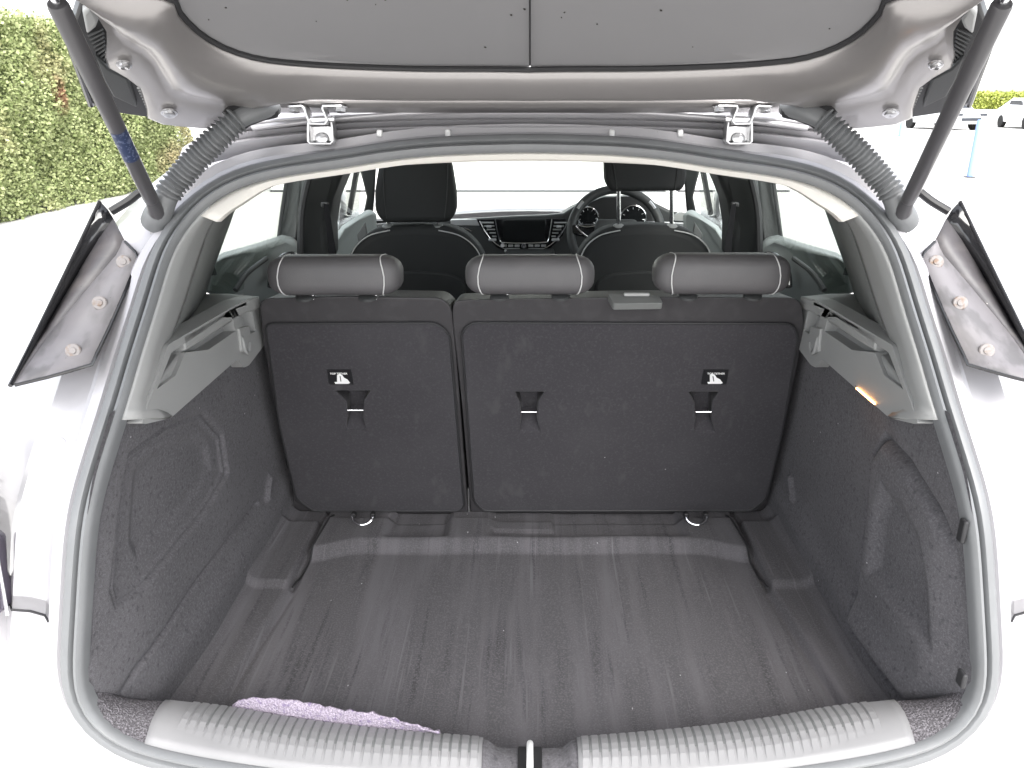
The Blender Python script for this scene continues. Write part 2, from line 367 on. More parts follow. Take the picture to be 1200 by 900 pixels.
# C-pillar skin, roof sides and flanks
for s in (-1, 1):
    idx = [i for i in range(NL) if frames[i][0].x*s > .05*0+.0 and frames[i][0].z > .80]
    idx = [i for i in idx if rows[-1][i].x*s > .02]
    idx.sort(key=lambda i: -rows[-1][i].z)
    outer = [rows[-1][i] for i in idx]
    def flank(p, y, k):
        z = p.z; X = float(np.interp(z, [.80,1.0,1.2,1.277,1.317,1.34,1.36], [.865,.85,.72,.64,.58,.52,.46]))
        x = (abs(p.x)*(1-k)+max(abs(p.x), X)*k)*s
        return Vector((x, p.y*(1-k)+y*k if k < 1 else y, z+(.03*float(sm(.40-abs(p.x), 0, .1))-.0*float(sm(abs(p.x), .40, .48)))*k*float(sm(z, 1.25, 1.36))))
    rr = [outer]+[[flank(p, max(p.y+.06, 1.02), .55) for p in outer], [flank(p, 1.30, 1) for p in outer], [flank(p, 1.66, 1) for p in outer]]
    mesh('quarter_panel', *grid(rr), 'paint', car, smooth=50)
    fl = [[Vector((s*x, y, z)) for y in (1.0, 1.66, 2.4, 3.2, 3.9, 4.35)] for x, z in ((.80,.22),(.86,.35),(.885,.6),(.88,.78),(.85,.90),(.78,.955),(.72,.96))]
    mesh('door_skin', *grid(fl), 'paint', car, smooth=50, solid=.004)
    # tail lamp beside the rear panel
    lr = []
    for z in (0, .5, 1):
        row = []
        for k in range(9):
            f = k/8; zb_, zt_ = .836+.012*f, .925+.10*f
            row.append(Vector((-(.636+.012*z+.225*f), .782+.03*z+.15*f*f+.012*math.sin(math.pi*z)*-1, zb_+(zt_-zb_)*z)))
        lr.append(row)
    lamp = mesh('tail_lamp', *side(grid(lr), s), 'lampred', car, solid=.05, solid_off=0, bevel=.006)
    mesh('lamp_gasket', *side(tube([Vector((-.634-.014*k/4, .776+.03*k/4, .832+.098*k/4)) for k in range(5)], .0022, 6), s), 'silverplastic', lamp)
    iz = min(range(90), key=lambda i: abs(frames[i][0].z-.832)+(10 if frames[i][0].x > -.3 else 0))
    mesh('bumper_gap', *side(tube([ringpt(iz, a, b+.0004) for a, b in ((.036,-.001),(.050,-.012),(.072,-.014),(.092,-.008),(.112,-.026))], .0016, 6), s), 'rubber_dark', shell)
    # round plug in the rear panel
    def pxof(p): d = p-C0; dp = d.y*ct-d.z*st; return (CX+FPX*d.x/dp, CY-FPX*(d.y*st+d.z*ct)/dp)
    bi_, ba_ = min(((i, a) for i in range(90) for a in np.linspace(.04, .09, 11)), key=lambda q: (Vector(pxof(ringpt(q[0], q[1], -.012)))-Vector((66, 527))).length)
    pp = ringpt(bi_, float(ba_), float(np.interp(ba_, [.036,.050,.072,.092], [-.001,-.012,-.014,-.008]))); pn = frames[bi_][2]
    mesh('panel_plug', *side(disc(pp, pn, .010, .002, prof=[(.0105,-.001),(.0105,.0012),(.0095,.0018),(.0001,.0018)]), s), 'paint', shell)
# roof and headliner
rz = lambda x, z0: z0-.16*x*x
roof = []
for y, z, w in ((1.165,1.404,.40),(1.22,1.425,.43),(1.5,1.455,.52),(2.2,1.485,.60),(2.8,1.455,.58),(3.05,1.41,.55)):
    roof.append([Vector((w*k/10, y, rz(w*k/10, z))) for k in range(-10, 11)])
mesh('roof', *grid(roof), 'paint', car, solid=.006)
hl = []
for y, z, w in ((1.18,1.337,.42),(1.28,1.350,.50),(1.6,1.40,.55),(2.2,1.42,.56),(2.8,1.40,.55),(3.02,1.375,.52)):
    hl.append([Vector((w*k/10, y, rz(w*k/10, z))) for k in range(-10, 11)])
head = mesh('headliner', *grid(hl), 'cream', car, solid=.008)
# pale edge of the headliner inside the seal, widening at the top corners
ti = [i for i in range(NL) if frames[i][0].z > 1.272]
ti.sort(key=lambda i: frames[i][0].x)
er = []
for k, (a, b, fy) in enumerate(((-.011,-.006,0),(-.0165,-.004,.003),(-.0225,-.006,.010),(-.0235,-.006,.022),(-.018,-.006,.06),(-.006,-.006,.12))):
    row = []
    for i in ti:
        c_ = float(sm(abs(frames[i][0].x), .36, .43)); q = 1+1.3*c_ if k < 4 else 1
        row.append(ringpt(i, -.011+(a+.011)*q, b)+Vector((0, fy, 0)))
    er.append(row)
mesh('headliner_edge', *grid(er), 'cream', head, solid=.002)

# ---- load sill: corner carpet, plastic sill trims with ribs, latch
IN = [(102,792),(118,808),(145,817),(195,822),(270,831),(350,845),(450,857),(560,866),(621,869)]
inn = catmull([PZ(a, b, .690-.03*float(sm(a, 100, 330))) for a, b in IN], 61); inn[-1].x = 0
bi = [i for i in range(0, 90) if frames[i][0].x <= 0 and frames[i][0].z < .86]
out = catmull([ringpt(i, -.0105, -.002) for i in bi], 61); out[-1].x = 0
def npx(lst, px):                          # parameter of the point of a curve that lies at a pixel column
    def col(p): d = p-C0; return CX+FPX*d.x/(d.y*ct-d.z*st)
    return min(range(601), key=lambda q: abs(col(lst[min(59, q//10)].lerp(lst[min(59, q//10)+1], q/10-min(59, q//10)))-px))/600
tI, tO = npx(inn, 195), npx(out, 170)
def sillpt(t, v):                          # t along (0 corner..1 centre), v across (0 seal..1 inner edge..)
    k = t*60; j = min(59, int(k)); f = k-j
    k2 = 60*float(np.interp(t, [0, tI, 1], [0, tO, 1])); j2 = min(59, int(k2)); o = out[j2].lerp(out[j2+1], k2-j2); n = inn[j].lerp(inn[j+1], f); p = o.lerp(n, min(v, 1.0))
    p.z += .010*math.sin(math.pi*min(v, 1.0))*1.0
    if v > 1: p = n+Vector((0, .012*(1-math.exp(-(v-1)*5)), 0))+Vector((0, 0, -.12*(v-1)))
    return p
VV = [0, .15, .35, .55, .75, .9, 1, 1.05, 1.15, 1.4, 1.9]
def tpx(px, py):                           # parameter t whose inner-edge point is at this pixel column
    X = PZ(px, py, .66).x
    return min(range(601), key=lambda q: abs(sillpt(q/600, 1).x-X))/600
tA, tB = tI, npx(inn, 566)
for s in (-1, 1):
    rowsC = [[sillpt(tA*k/16, v) for k in range(17)] for v in VV]
    mesh('corner_carpet', *side(grid(rowsC), s), 'carpet_skylit', car)
    rowsT = [[sillpt(tA+(tB-tA)*k/40, v)+Vector((0, 0, .0035)) for k in range(41)] for v in VV[:9]]
    trim = mesh('sill_trim', *side(grid(rowsT), s), 'sill', car, solid=.003, solid_off=-1)
    tr0, nrib = npx(inn, 226), 32
    bed = [[sillpt(tr0+.05+(tB-.057-tr0)*k/40, v)+Vector((0, 0, .0042)) for k in range(41)] for v in (.46,.5,.55,.7,.85,.95,1.0,1.04)]
    mesh('groove_bed', *side(grid(bed), s), 'sill_base', trim)
    for k in range(nrib):
        ta = tr0+(tB-.006-tr0)*(k+.07)/nrib; tb = tr0+(tB-.006-tr0)*(k+.93)/nrib
        rb = []
        v0 = .12 if k > 8 else .30-.02*k
        for v in (v0, .34, .50, .66, .80, .92, 1.0, 1.04):
            h = .0036+.0017*float(sm(v, v0, v0+.30))
            rb.append([sillpt(ta, v)+Vector((0, 0, .0036)), sillpt(ta+(tb-ta)*.14, v)+Vector((0, 0, h)), sillpt(tb-(tb-ta)*.14, v)+Vector((0, 0, h)), sillpt(tb, v)+Vector((0, 0, .0036))])
        mesh('rib', *side(grid(rb), s), 'sill', trim, smooth=0)
# recessed middle with the latch
mid = [[sillpt(tB+(1-tB)*k/10, v)+Vector((0, 0, -.012*float(sm(k/10, .05, .35)))) for k in range(11)] for v in VV]
midf = [r+[mir(p) for p in reversed(r[:-1])] for r in mid]
mesh('sill_centre', *grid(midf), 'carpet', car)
lb = sillpt(1, .45); lb.z -= .008
latch = mesh('striker', *tube(catmull([lb+Vector((0,.020,-.004)), lb+Vector((0,.018,.012)), lb+Vector((0,.004,.018)), lb+Vector((0,-.018,.016)), lb+Vector((0,-.024,-.006))], 24), .0042, 10), 'white_metal', car)
mesh('striker_plate', *box(lb+Vector((0,0,-.001)), (.03,.05,.004)), 'black', latch, bevel=.001)

# ---- boot floor with front step and side ledges
FZ = .580
xs = np.linspace(-.53, .53, 321); ys = np.linspace(.755, 1.455, 221)
GX, GY = np.meshgrid(xs, ys)
AX = np.abs(GX)
bas = 1.300+.03*sm(AX, .33, .43)*-1
h = .022*sm(GY, bas-.004, bas+.026)                                     # soft slope up to the front step
front = sm(GY, 1.330, 1.340)
rec1 = sm(GX, -.30, -.275)*(1-sm(GX, -.178, -.160)); rec2 = sm(GX, -.088, -.070)*(1-sm(GX, .30, .325))
h -= front*(rec1+rec2)*.017
h += front*rec2*.007*(1-sm(GX, .045, .05))*sm(GY, 1.368, 1.373)
h -= .010*sm(GY, 1.40, 1.42)
def xline(q1, q2, z):                                             # half-width at depth Y of an edge seen running from q1 to q2
    a, b = PZ(*q1, z), PZ(*q2, z); return -(a.x+(b.x-a.x)*(GY-a.y)/(b.y-a.y))
E3 = np.minimum(xline((345,690), (258,826), FZ), .49); E2 = xline((313,632), (206,795), FZ+.02)
lf = sm(GY, 1.165, 1.185)
h = np.maximum(h, 0)*(1-sm(AX, .424, .436))
near = .012*sm(AX, E3-.006, E3+.010)+.020*sm(AX, E2-.012, E2+.006)-.006*np.exp(-((AX-E2+.012)/.006)**2)-.004*np.exp(-((AX-E3+.004)/.004)**2)
far = .022*sm(AX, .434, .441)*(1-.7*sm(GY, 1.385, 1.41))-.009*np.exp(-((AX-.433)/.0036)**2)
h += lf*far+(1-lf)*near+.03*sm(AX, .492, .53)
h += .0012*np.sin(GX*21+GY*5)*np.sin(GY*13)
vs = [Vector((a, b, FZ+c)) for a, b, c in zip(GX.ravel(), GY.ravel(), h.ravel())]
nc = len(xs); fs = [(i*nc+j, i*nc+j+1, (i+1)*nc+j+1, (i+1)*nc+j) for i in range(len(ys)-1) for j in range(nc-1)]
fl = mesh('boot_floor', vs, fs, 'floor', car, smooth=0, fix=False); fl.data.shade_smooth()
mesh('floor_pan', *box((0, 2.2, .33), (1.6, 3.0, .02)), 'black', car, smooth=0)
for s in (-1, 1):                            # open joint between floor board and side ledge
    ja, jb = PZ(391, 601, FZ+.018), PZ(343, 690, FZ+.006); jp = []
    for q in np.linspace(0, 1, 14):
        p = ja.lerp(jb, q); p.z = FZ+float(h[np.abs(ys-p.y).argmin(), np.abs(xs-p.x).argmin()-2:np.abs(xs-p.x).argmin()+3].max())+.0006; jp.append(p)
    mesh('floor_joint', *side(tube(jp, .0020, 6), s), 'rubber_dark', fl)
# patch of sunlight on the carpet at the sill, painted as a raised lilac flap
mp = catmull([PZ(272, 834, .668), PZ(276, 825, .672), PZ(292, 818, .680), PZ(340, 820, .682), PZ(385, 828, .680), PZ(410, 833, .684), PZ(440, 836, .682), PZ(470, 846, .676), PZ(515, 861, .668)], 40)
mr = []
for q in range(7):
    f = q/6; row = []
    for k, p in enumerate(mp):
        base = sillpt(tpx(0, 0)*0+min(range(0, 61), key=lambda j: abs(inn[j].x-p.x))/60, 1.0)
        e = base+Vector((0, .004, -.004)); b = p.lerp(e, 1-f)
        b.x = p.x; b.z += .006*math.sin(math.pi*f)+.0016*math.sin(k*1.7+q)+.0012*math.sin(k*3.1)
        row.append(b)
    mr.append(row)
mesh('sun_patch', *grid(mr), 'lilac', fl, solid=.003)
fl.children[-1]['label'] = 'sunlit patch of the boot carpet, painted as a pale lilac flap'
# chrome lashing eyes
for s in (-1, 1):
    c = PZ(425 if s < 0 else 816, 605, FZ+.036)
    r = .021
    pts = [c+Vector((r*math.cos(a), -.012*abs(math.sin(a))-.002, -r*.55*math.sin(a))) for a in np.linspace(-.15, math.pi+.15, 18)]
    eye = mesh('lashing_eye', *tube(pts, .0024, 8), 'chrome', car)
    for q in (-1, 1): mesh('eye_mount', *box(c+Vector((q*.020, .006, .0)), (.010, .014, .012)), 'black', eye, bevel=.002)

# ---- boot side carpets: relief sheets
def wallsheet(s, relief):
    nu, nv = 230, 160; P = np.zeros((nv, nu, 3))
    side_i = [i for i in range(90) if frames[i][0].x < -.3 and .60 < frames[i][0].z < 1.2]
    zz = np.array([frames[i][0].z for i in side_i]); xa = np.array([ringpt(i, -.0095, -.005).x for i in side_i]); ya = np.array([ringpt(i, -.0095, -.005).y for i in side_i])
    od = np.argsort(zz); zz, xa, ya = zz[od], xa[od], ya[od]
    for b in range(nv):
        z = .565+(1.035-.565)*b/(nv-1); zc = max(z, .775)
        x0 = np.interp(zc, zz, xa); y0 = np.interp(zc, zz, ya)
        for a in range(nu):
            u = a/(nu-1); z = .565+(1.035+.03*(1-float(sm(u, .12, .3)))-.565)*b/(nv-1); y = y0+(1.47-y0)*u
            x1 = -.522+.035*(z-.6)
            k = 1-math.exp(-u*7); P[b, a] = (x0*(1-k)+x1*k, y, z)
    R = relief(P[:, :, 1], P[:, :, 2])*sm(np.linspace(0, 1, nu), .03, .12)[None, :]; P[:, :, 0] += R
    vs = [Vector(p) for p in P.reshape(-1, 3)]
    fs = [(i*nu+j, i*nu+j+1, (i+1)*nu+j+1, (i+1)*nu+j) for i in range(nv-1) for j in range(nu-1)]
    vs, fs = side((vs, fs), s)
    o = mesh('side_carpet', vs, fs, 'carpet', car, smooth=0, fix=False); o.data.shade_smooth(); return o
def wp(px, py, X=-.522):
    if px > 621: px = 2*621-px
    p = PX(px, py, X); return (p.y, p.z)
POC = [wp(*q) for q in [(143,533),(187,500),(230,486),(255,510),(262,555),(238,598),(165,690),(141,707),(134,690),(137,600)]]
INN = [wp(*q) for q in [(155,545),(190,515),(228,502),(245,518),(250,552),(228,590),(166,660),(155,640)]]
ARC = [wp(*q) for q in [(300,590),(273,623),(225,690),(165,785),(150,815)]]
CLIP = [wp(*q) for q in [(312,560),(309,585)]]
def left_rel(Y, Z):
    d = polydist(Y, Z, POC); r = -.009*sm(-d, 0, .012); r -= .008*np.exp(-(d/.0034)**2)
    r += -.007*sm(-polydist(Y, Z, INN), 0, .02)
    da = linedist(Y, Z, ARC); r -= .006*np.exp(-(da/.005)**2)
    r += .010*np.exp(-(linedist(Y, Z, CLIP)/.006)**2)
    r += .0015*np.sin(Y*23)*np.sin(Z*19)
    r += .012*sm(.70-Z, 0, .06)
    return r
DP = [wp(*q) for q in [(1048,515),(1075,545),(1105,600),(1122,650),(1127,720),(1126,795),(1100,815),(1065,824),(1003,730),(1015,650),(1027,585),(1034,535)]]
DI = [wp(*q) for q in [(1048,560),(1070,580),(1090,625),(1096,690),(1094,772),(1060,725),(1020,672),(1033,600)]]
def right_rel(Y, Z):
    d = polydist(Y, Z, DP); r = .010*sm(-d, 0, .014); r -= .012*np.exp(-((d-.003)/.004)**2)
    r -= .014*sm(-polydist(Y, Z, DI), 0, .03)
    r += .010*np.exp(-(linedist(Y, Z, CLIP)/.006)**2)
    r += .0015*np.sin(Y*20+1)*np.sin(Z*23)
    r += .012*sm(.70-Z, 0, .06)
    return r
wallsheet(-1, left_rel); rc = wallsheet(1, right_rel)
for a, b, w, hh in ((1128, 622, .006, .03), (1127, 795, .007, .02)):      # open slots at the edge of the flap
    p = PX(a, b, .512)
    mesh('flap_slot', *box(p, (.006, w*2, hh)), 'rubber_dark', rc, bevel=.002)
# lit boot lamp under the right shelf support
pa, pb = PX(1004, 455, .487), PX(1025, 473, .487)
lampb = mesh('boot_lamp', *tube([pa.lerp(pb, -.15)+Vector((.005,0,.001)), pa.lerp(pb, 1.15)+Vector((.005,0,.001))], .0042, 8), 'carpet', car)
mesh('lamp_lens', *tube([pa, pb], .0014, 8), 'boot_lamp', lampb)

# ---- side trims: shelf supports and pillar trims
XS = -.488
def sp(px, py, X=XS): return PX(px, py, X)
for s in (-1, 1):
    ol = [(170,497),(200,490),(276,423),(280,422),(286,431),(292,428),(316,396),(303,347),(288,351),(268,362),(197,404),(192,420),(180,456),(166,496)]
    pts = roundpoly([sp(*q) for q in ol], .006, 3)
    o = mesh('shelf_support', *side(prism(pts, (-.034, 0, 0)), s), 'trim', car, smooth=35)
    def cut(q, dep, X=XS): return side(prism([PX(a, b, X+.02) for a, b in q], (-.02-dep, 0, 0)), s)
    # pocket cut back from the inner face, with its lit floor left as a step
    cuts = [prism([sp(*q)+Vector((.03, 0, 0)) for q in [(184,456),(201,413),(262,372),(272,372),(276,388),(244,410),(217,413),(206,440)]], (-.03-.020, 0, 0)),
            prism([sp(*q)+Vector((.03, 0, 0)) for q in [(276,362),(293,356),(300,388),(288,394),(281,372)]], (-.03-.018, 0, 0))]
    boolean(o, [side(c, s) for c in cuts])
    addbevel(o, .0035, 3, 30)
    mesh('hook', *side(tube(catmull([sp(283,385)+Vector((-.01,0,0)), sp(281,397)+Vector((.004,0,0)), sp(283,411)+Vector((.006,0,0)), sp(287,413)+Vector((.006,0,0)), sp(290,402)+Vector((.004,0,0))], 14), .0030, 8), s), 'trim', o)
    mesh('hook_block', *side(prism([sp(*q)+Vector((.004,0,0)) for q in [(278,385),(290,382),(293,403),(287,414),(281,412)]], (-.03,0,0)), s), 'trim', o, bevel=.002)
    mesh('ledge_step', *side(prism([sp(*q)+Vector((-.006,0,0)) for q in [(217,414),(243,411),(234,436),(205,456),(184,458)]], (-.024,0,0)), s), 'trim', o, bevel=.004)
    # upper face of the support and pillar trim above it
    ii = [i for i in range(90) if 1.052 < frames[i][0].z < 1.292]
    Si = [ringpt(i, -.010, -.003) for i in ii]
    Md = [PY(285,222,1.16), PY(258,240,1.17), PY(243,262,1.17), PY(229,300,1.15), PY(213,350,1.10), PY(194,404,1.04), PY(186,440,.99), PY(176,470,.955), PY(198,491,.955)]
    A = catmull(Si, 24); B = catmull(Md, 24)
    pt = mesh('pillar_trim', *side(grid([A, [a.lerp(b, .33)+Vector((.004,0,0)) for a, b in zip(A, B)], [a.lerp(b, .7)+Vector((.005,0,0)) for a, b in zip(A, B)], B]), s), 'trim', car, solid=.006, solid_off=-1)
    Wd = [PY(291,232,1.62), PY(275,240,1.62), PY(266,262,1.62), PY(254,295,1.62), PY(243,326,1.60), PY(238,344,1.56)]
    B2 = catmull(Md[:6], 18); C2 = catmull(Wd, 18)
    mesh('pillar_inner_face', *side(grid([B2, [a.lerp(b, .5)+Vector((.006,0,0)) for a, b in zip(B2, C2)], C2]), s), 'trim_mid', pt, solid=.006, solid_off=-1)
    led = [B2[-1], PY(238,344,1.56), PY(270,344,1.50), PY(304,347,1.33), sp(288,352), sp(268,362), sp(240,379), sp(215,393)]
    mesh('support_top', *side(prism(led, (0,0,-.022)), s), 'trim', o, bevel=.003)

# ---- rear seat backs
def seat_outline(q, off=0): return [SBK(a, b)+SN*off for a, b in q]
sb_l = [(303,350),(400,347),(517,349),(529,360),(535,420),(548,596),(549,601),(365,600),(345,586),(326,500),(308,400)]
sb_r = [(531,352),(620,350),(760,348),(938,349),(943,378),(936,420),(920,500),(900,586),(884,600),(552,601),(541,470),(530,372)]
pn_l = [(312,378),(512,377),(527,390),(544,592),(538,597),(368,597),(348,582),(328,495)]
pn_r = [(552,377),(928,378),(935,392),(917,500),(898,582),(880,597),(566,597),(555,585),(541,388)]
def notch(cx, cy, off):
    q = [(-25,-24),(18,-24),(10,-12),(9,8),(13,22),(-11,22),(-9,8),(-10,-10)]
    if off > 0: q = [(-17,-24),(18,-24),(10,-12),(9,8),(13,22),(-11,22),(-9,8),(-10,-10)]
    return [(cx+a, cy+b) for a, b in q]
NOT = [(417,480), (620,482), (824,482)]
for nm, so, po, nots in (('l', sb_l, pn_l, NOT[:1]), ('r', sb_r, pn_r, NOT[1:])):
    pts = roundpoly(seat_outline(so), [.02 if i < 4 or (nm == 'r' and i in (3,4,11)) else .008 for i in range(len(so))], 5)
    st_ = mesh('rear_seat_back', *prism(pts, (0,.10,-.012)), 'leather', car, smooth=35)
    boolean(st_, [prism(seat_outline(notch(cx, cy, cx-500), .03), -SN*.072) for cx, cy in nots])
    md = st_.modifiers.new('bevel', 'BEVEL'); md.width = .014; md.segments = 5; md.limit_method = 'WEIGHT'
    bw = st_.data.attributes.new('bevel_weight_edge', 'FLOAT', 'EDGE'); pass
    for e in st_.data.edges:
        a_, b_ = (st_.data.vertices[i].co for i in e.vertices)
        if abs((a_-SA).dot(SN)) < .002 and abs((b_-SA).dot(SN)) < .002 and all((v-SBK(cx, cy)).length > .055 for v in (a_, b_) for cx, cy in nots): bw.data[e.index].value = 1
    # carpeted board set into the back
    pts = roundpoly(seat_outline(po, .005), .014, 6)
    pan = mesh('back_board', *prism(pts, -SN*.05), 'seat', st_, smooth=35)
    boolean(pan, [prism(seat_outline(notch(cx, cy, cx-500), .03), -SN*.058) for cx, cy in nots])
    addbevel(pan, .0035, 3, 30)
    pp = roundpoly(seat_outline([(a, b) for a, b in po], .004), .014, 6)
    mesh('piping', *tube(pp+pp[:2], .0022, 8, cap=False), 'rubber_dark', st_)
    for cx, cy in nots:
        a, b = SBK(cx-9, cy)+SN*.002, SBK(cx+9, cy)+SN*.002
        mesh('tether_anchor', *tube([a, b], .0023, 10), 'chrome', st_)
        mesh('anchor_cup', *prism([SBK(cx+a, cy+b)-SN*.036 for a, b in notch(0, 0, cx-500)[:4]+[(9,8),(-9,8),(-10,-10)]], -SN*.004), 'black', st_)
        mesh('anchor_recess', *prism([SBK(cx-8, cy+4)+SN*-.030, SBK(cx+9, cy+4)+SN*-.030, SBK(cx+13, cy+23)+SN*.003, SBK(cx-11, cy+23)+SN*.003], -SN*.012), 'seat', st_)
# printed labels on the boards
def label(cx, cy, skew):
    c = [(-16,-10),(12,-10),(15,7),(-13,7)] if skew < 0 else [(-13,-10),(16,-10),(13,7),(-16,7)]
    lab = mesh('tether_label', *prism([SBK(cx+a, cy+b)+SN*.0066 for a, b in c], -SN*.0010), 'label_black', bpy.data.objects['rear_seat_back' if skew < 0 else 'rear_seat_back.001'], smooth=0)
    return lab
def flat(q, parent_pt, lift=.0074): return [SBK(a, b)+SN*lift for a, b in q]
for cx, cy, skew in ((400, 441, -1), (837, 441, 1)):
    lab = label(cx, cy, skew)
    seat = lab.parent
    # a child in a seat, seen from the side
    fig = [(-4,-4),(-1,-6),(2,-4),(4,-1),(8,1),(11,5),(9,6),(-1,6),(-6,6),(-7,4),(-4,4)]
    if skew > 0: fig = [(a-2, b) for a, b in fig]
    o = mesh('child_seat_symbol', *prism([SBK(cx+a, cy+b)+SN*.0076 for a, b in fig], -SN*.0006), 'white', seat, smooth=0)
    cu = bpy.data.curves.new('text', 'FONT'); cu.body = 'TOP TETHER'; cu.size = .0056; cu.align_x = 'CENTER'; cu.extrude = .0001; cu.offset = .00012
    t = bpy.data.objects.new('text', cu); COL.objects.link(t); bpy.context.view_layer.update()
    me = bpy.data.meshes.new_from_object(t.evaluated_get(bpy.context.evaluated_depsgraph_get())); me.name = 'label_text'; bpy.data.objects.remove(t)
    p = SBK(cx+(-2 if skew < 0 else 1), cy-5)+SN*.0078
    me.transform(Matrix.Translation(p) @ Matrix(((1,0,0),(0,SU.y,SN.y),(0,SU.z,SN.z))).to_4x4()); me.materials.clear()
    link('label_text', me, seat, 'white')
    if skew < 0: harn = [(-1,-3),(0,-3),(1,3),(0,3)]
    else: harn = [(-3,-3),(-2,-3),(-1,3),(-2,3)]
    mesh('symbol_belt', *prism([SBK(cx+a, cy+b)+SN*.0080 for a, b in harn], -SN*.0003), 'label_black', seat, smooth=0)
# release latch on the seat top and blade at the split
seatr = bpy.data.objects['rear_seat_back.001']
c = PY(745, 351, 1.283)
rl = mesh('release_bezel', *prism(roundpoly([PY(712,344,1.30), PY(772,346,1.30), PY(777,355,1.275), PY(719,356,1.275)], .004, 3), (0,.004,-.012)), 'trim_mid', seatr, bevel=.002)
mesh('release_lever', *box(PY(746,347,1.292)+Vector((0,0,.003)), (.044,.008,.006)), 'trim', seatr, bevel=.002)
mesh('belt_buckle_blade', *box(SBK(549,590)+SN*(-.012), (.004,.010,.055)), 'zinc', seatr, bevel=.001)

# rear head restraints
def loftrest(c, w, hy, hz, n=28, m=22, tilt=0, endr=.35):
    rows = []
    for i in range(m+1):
        u = -1+2*i/m; x = c.x+w/2*math.sin(u*math.pi/2)
        au = abs(math.sin(u*math.pi/2)); k = (1-max(0, (au-(1-endr))/endr)**2.4)**.5 if au > 1-endr else 1
        k = max(k, .02); row = []
        for j in range(n):
            a = 2*math.pi*j/n; ca, sa = math.cos(a), math.sin(a); e = .62
            y = hy*math.copysign(abs(ca)**e, ca)*(.35+.65*k); z = hz*math.copysign(abs(sa)**e, sa)*(.25+.75*k)
            row.append(c+Vector((x-c.x, y*math.cos(tilt)-z*math.sin(tilt), y*math.sin(tilt)+z*math.cos(tilt))))
        rows.append(row)
    vs, fs = grid(rows, True); fs.append(tuple(range(n))); k = m*n; fs.append(tuple(range(k+n-1, k-1, -1)))
    return vs, fs, rows
for x0, x1, ya, yb in ((317,471,303,350), (546,696,303,349), (766,923,301,349)):
    zt = PY((x0+x1)/2, ya, 1.262).z; zb = PY((x0+x1)/2, yb, 1.262).z
    a, b = PY(x0, (ya+yb)/2, 1.29), PY(x1, (ya+yb)/2, 1.29)
    c = Vector(((a.x+b.x)/2, 1.295, (zt+zb)/2)); w = b.x-a.x
    vs, fs, rows = loftrest(c, w, .042, (zt-zb)/2, tilt=-.12)
    hr = mesh('rear_headrest', vs, fs, 'headrest', car, smooth=60)
    for q in (-1, 1):
        i = 5 if q < 0 else 17
        rr = [p+(p-Vector((p.x, c.y, c.z))).normalized()*.0004+Vector((.008*q*math.cos(math.pi*(p.z-c.z)/(zt-zb))-.004*q, 0, 0)) for p in rows[i]]
        mesh('stitched_seam', *tube(rr+rr[:2], .0011, 6, cap=False), 'thread', hr)
        xp = c.x+q*w*.24
        mesh('guide_sleeve', *disc((xp, c.y-.014, zb-.004), (0,-.2,1), .016, .006), 'trim_dark', hr)
        mesh('headrest_post', *tube([Vector((xp+.012, c.y-.012, zb-.006)), Vector((xp+.012, c.y-.012, zb+.012))], .0045, 8), 'chrome', hr)

# ---- raised tailgate
def tg(q, d=0):
    p = TG(*q); return p+Vector((0, -.4*d, -.9*d))
def tgoff(p, d): return p+Vector((.32*p.x, TS, 1)).normalized()*d     # d>0 upwards, out of the car
tail = None
glass_half = [(621,86),(500,85),(400,82),(330,77),(290,70),(256,57),(230,40),(211,20),(196,0)]
GH = [TG(*q) for q in glass_half]; GH[0].x = 0
# carry the outline on beyond the frame of the photograph
GH += [Vector((-.435, .86, tgz(-.435,.86))), Vector((-.475,.76,tgz(-.475,.76))), Vector((-.495,.66,tgz(-.495,.66))), Vector((-.46,.615,tgz(-.46,.615))), Vector((-.3,.60,tgz(-.3,.60))), Vector((0,.595,tgz(0,.595)))]
GHc = catmull(GH, 70); GHc[0].x = GHc[-1].x = 0
GL = GHc+[mir(p) for p in reversed(GHc[1:-1])]
def onT(p, d=0): return tgoff(Vector((p.x, p.y, tgz(p.x, p.y))), d)
outer_half = [(621,117),(480,117),(335,117),(322,122),(285,130),(245,150),(237,152.5),(180,146),(172,130),(163,104),(150,95),(125,80),(123,67),(126,42),(117,25),(93,0)]
OH = [TG(*q) for q in outer_half]; OH[0].x = 0
OH = OH+[Vector((-.545,.80,0)), Vector((-.575,.70,0)), Vector((-.60,.60,0)), Vector((-.60,.545,0)), Vector((-.4,.535,0)), Vector((0,.53,0))]
for p in OH: p.z = tgz(p.x, p.y)
OHc = catmull(OH, 70); OHc[0].x = OHc[-1].x = 0
OL = OHc+[mir(p) for p in reversed(OHc[1:-1])]
n = len(GL)
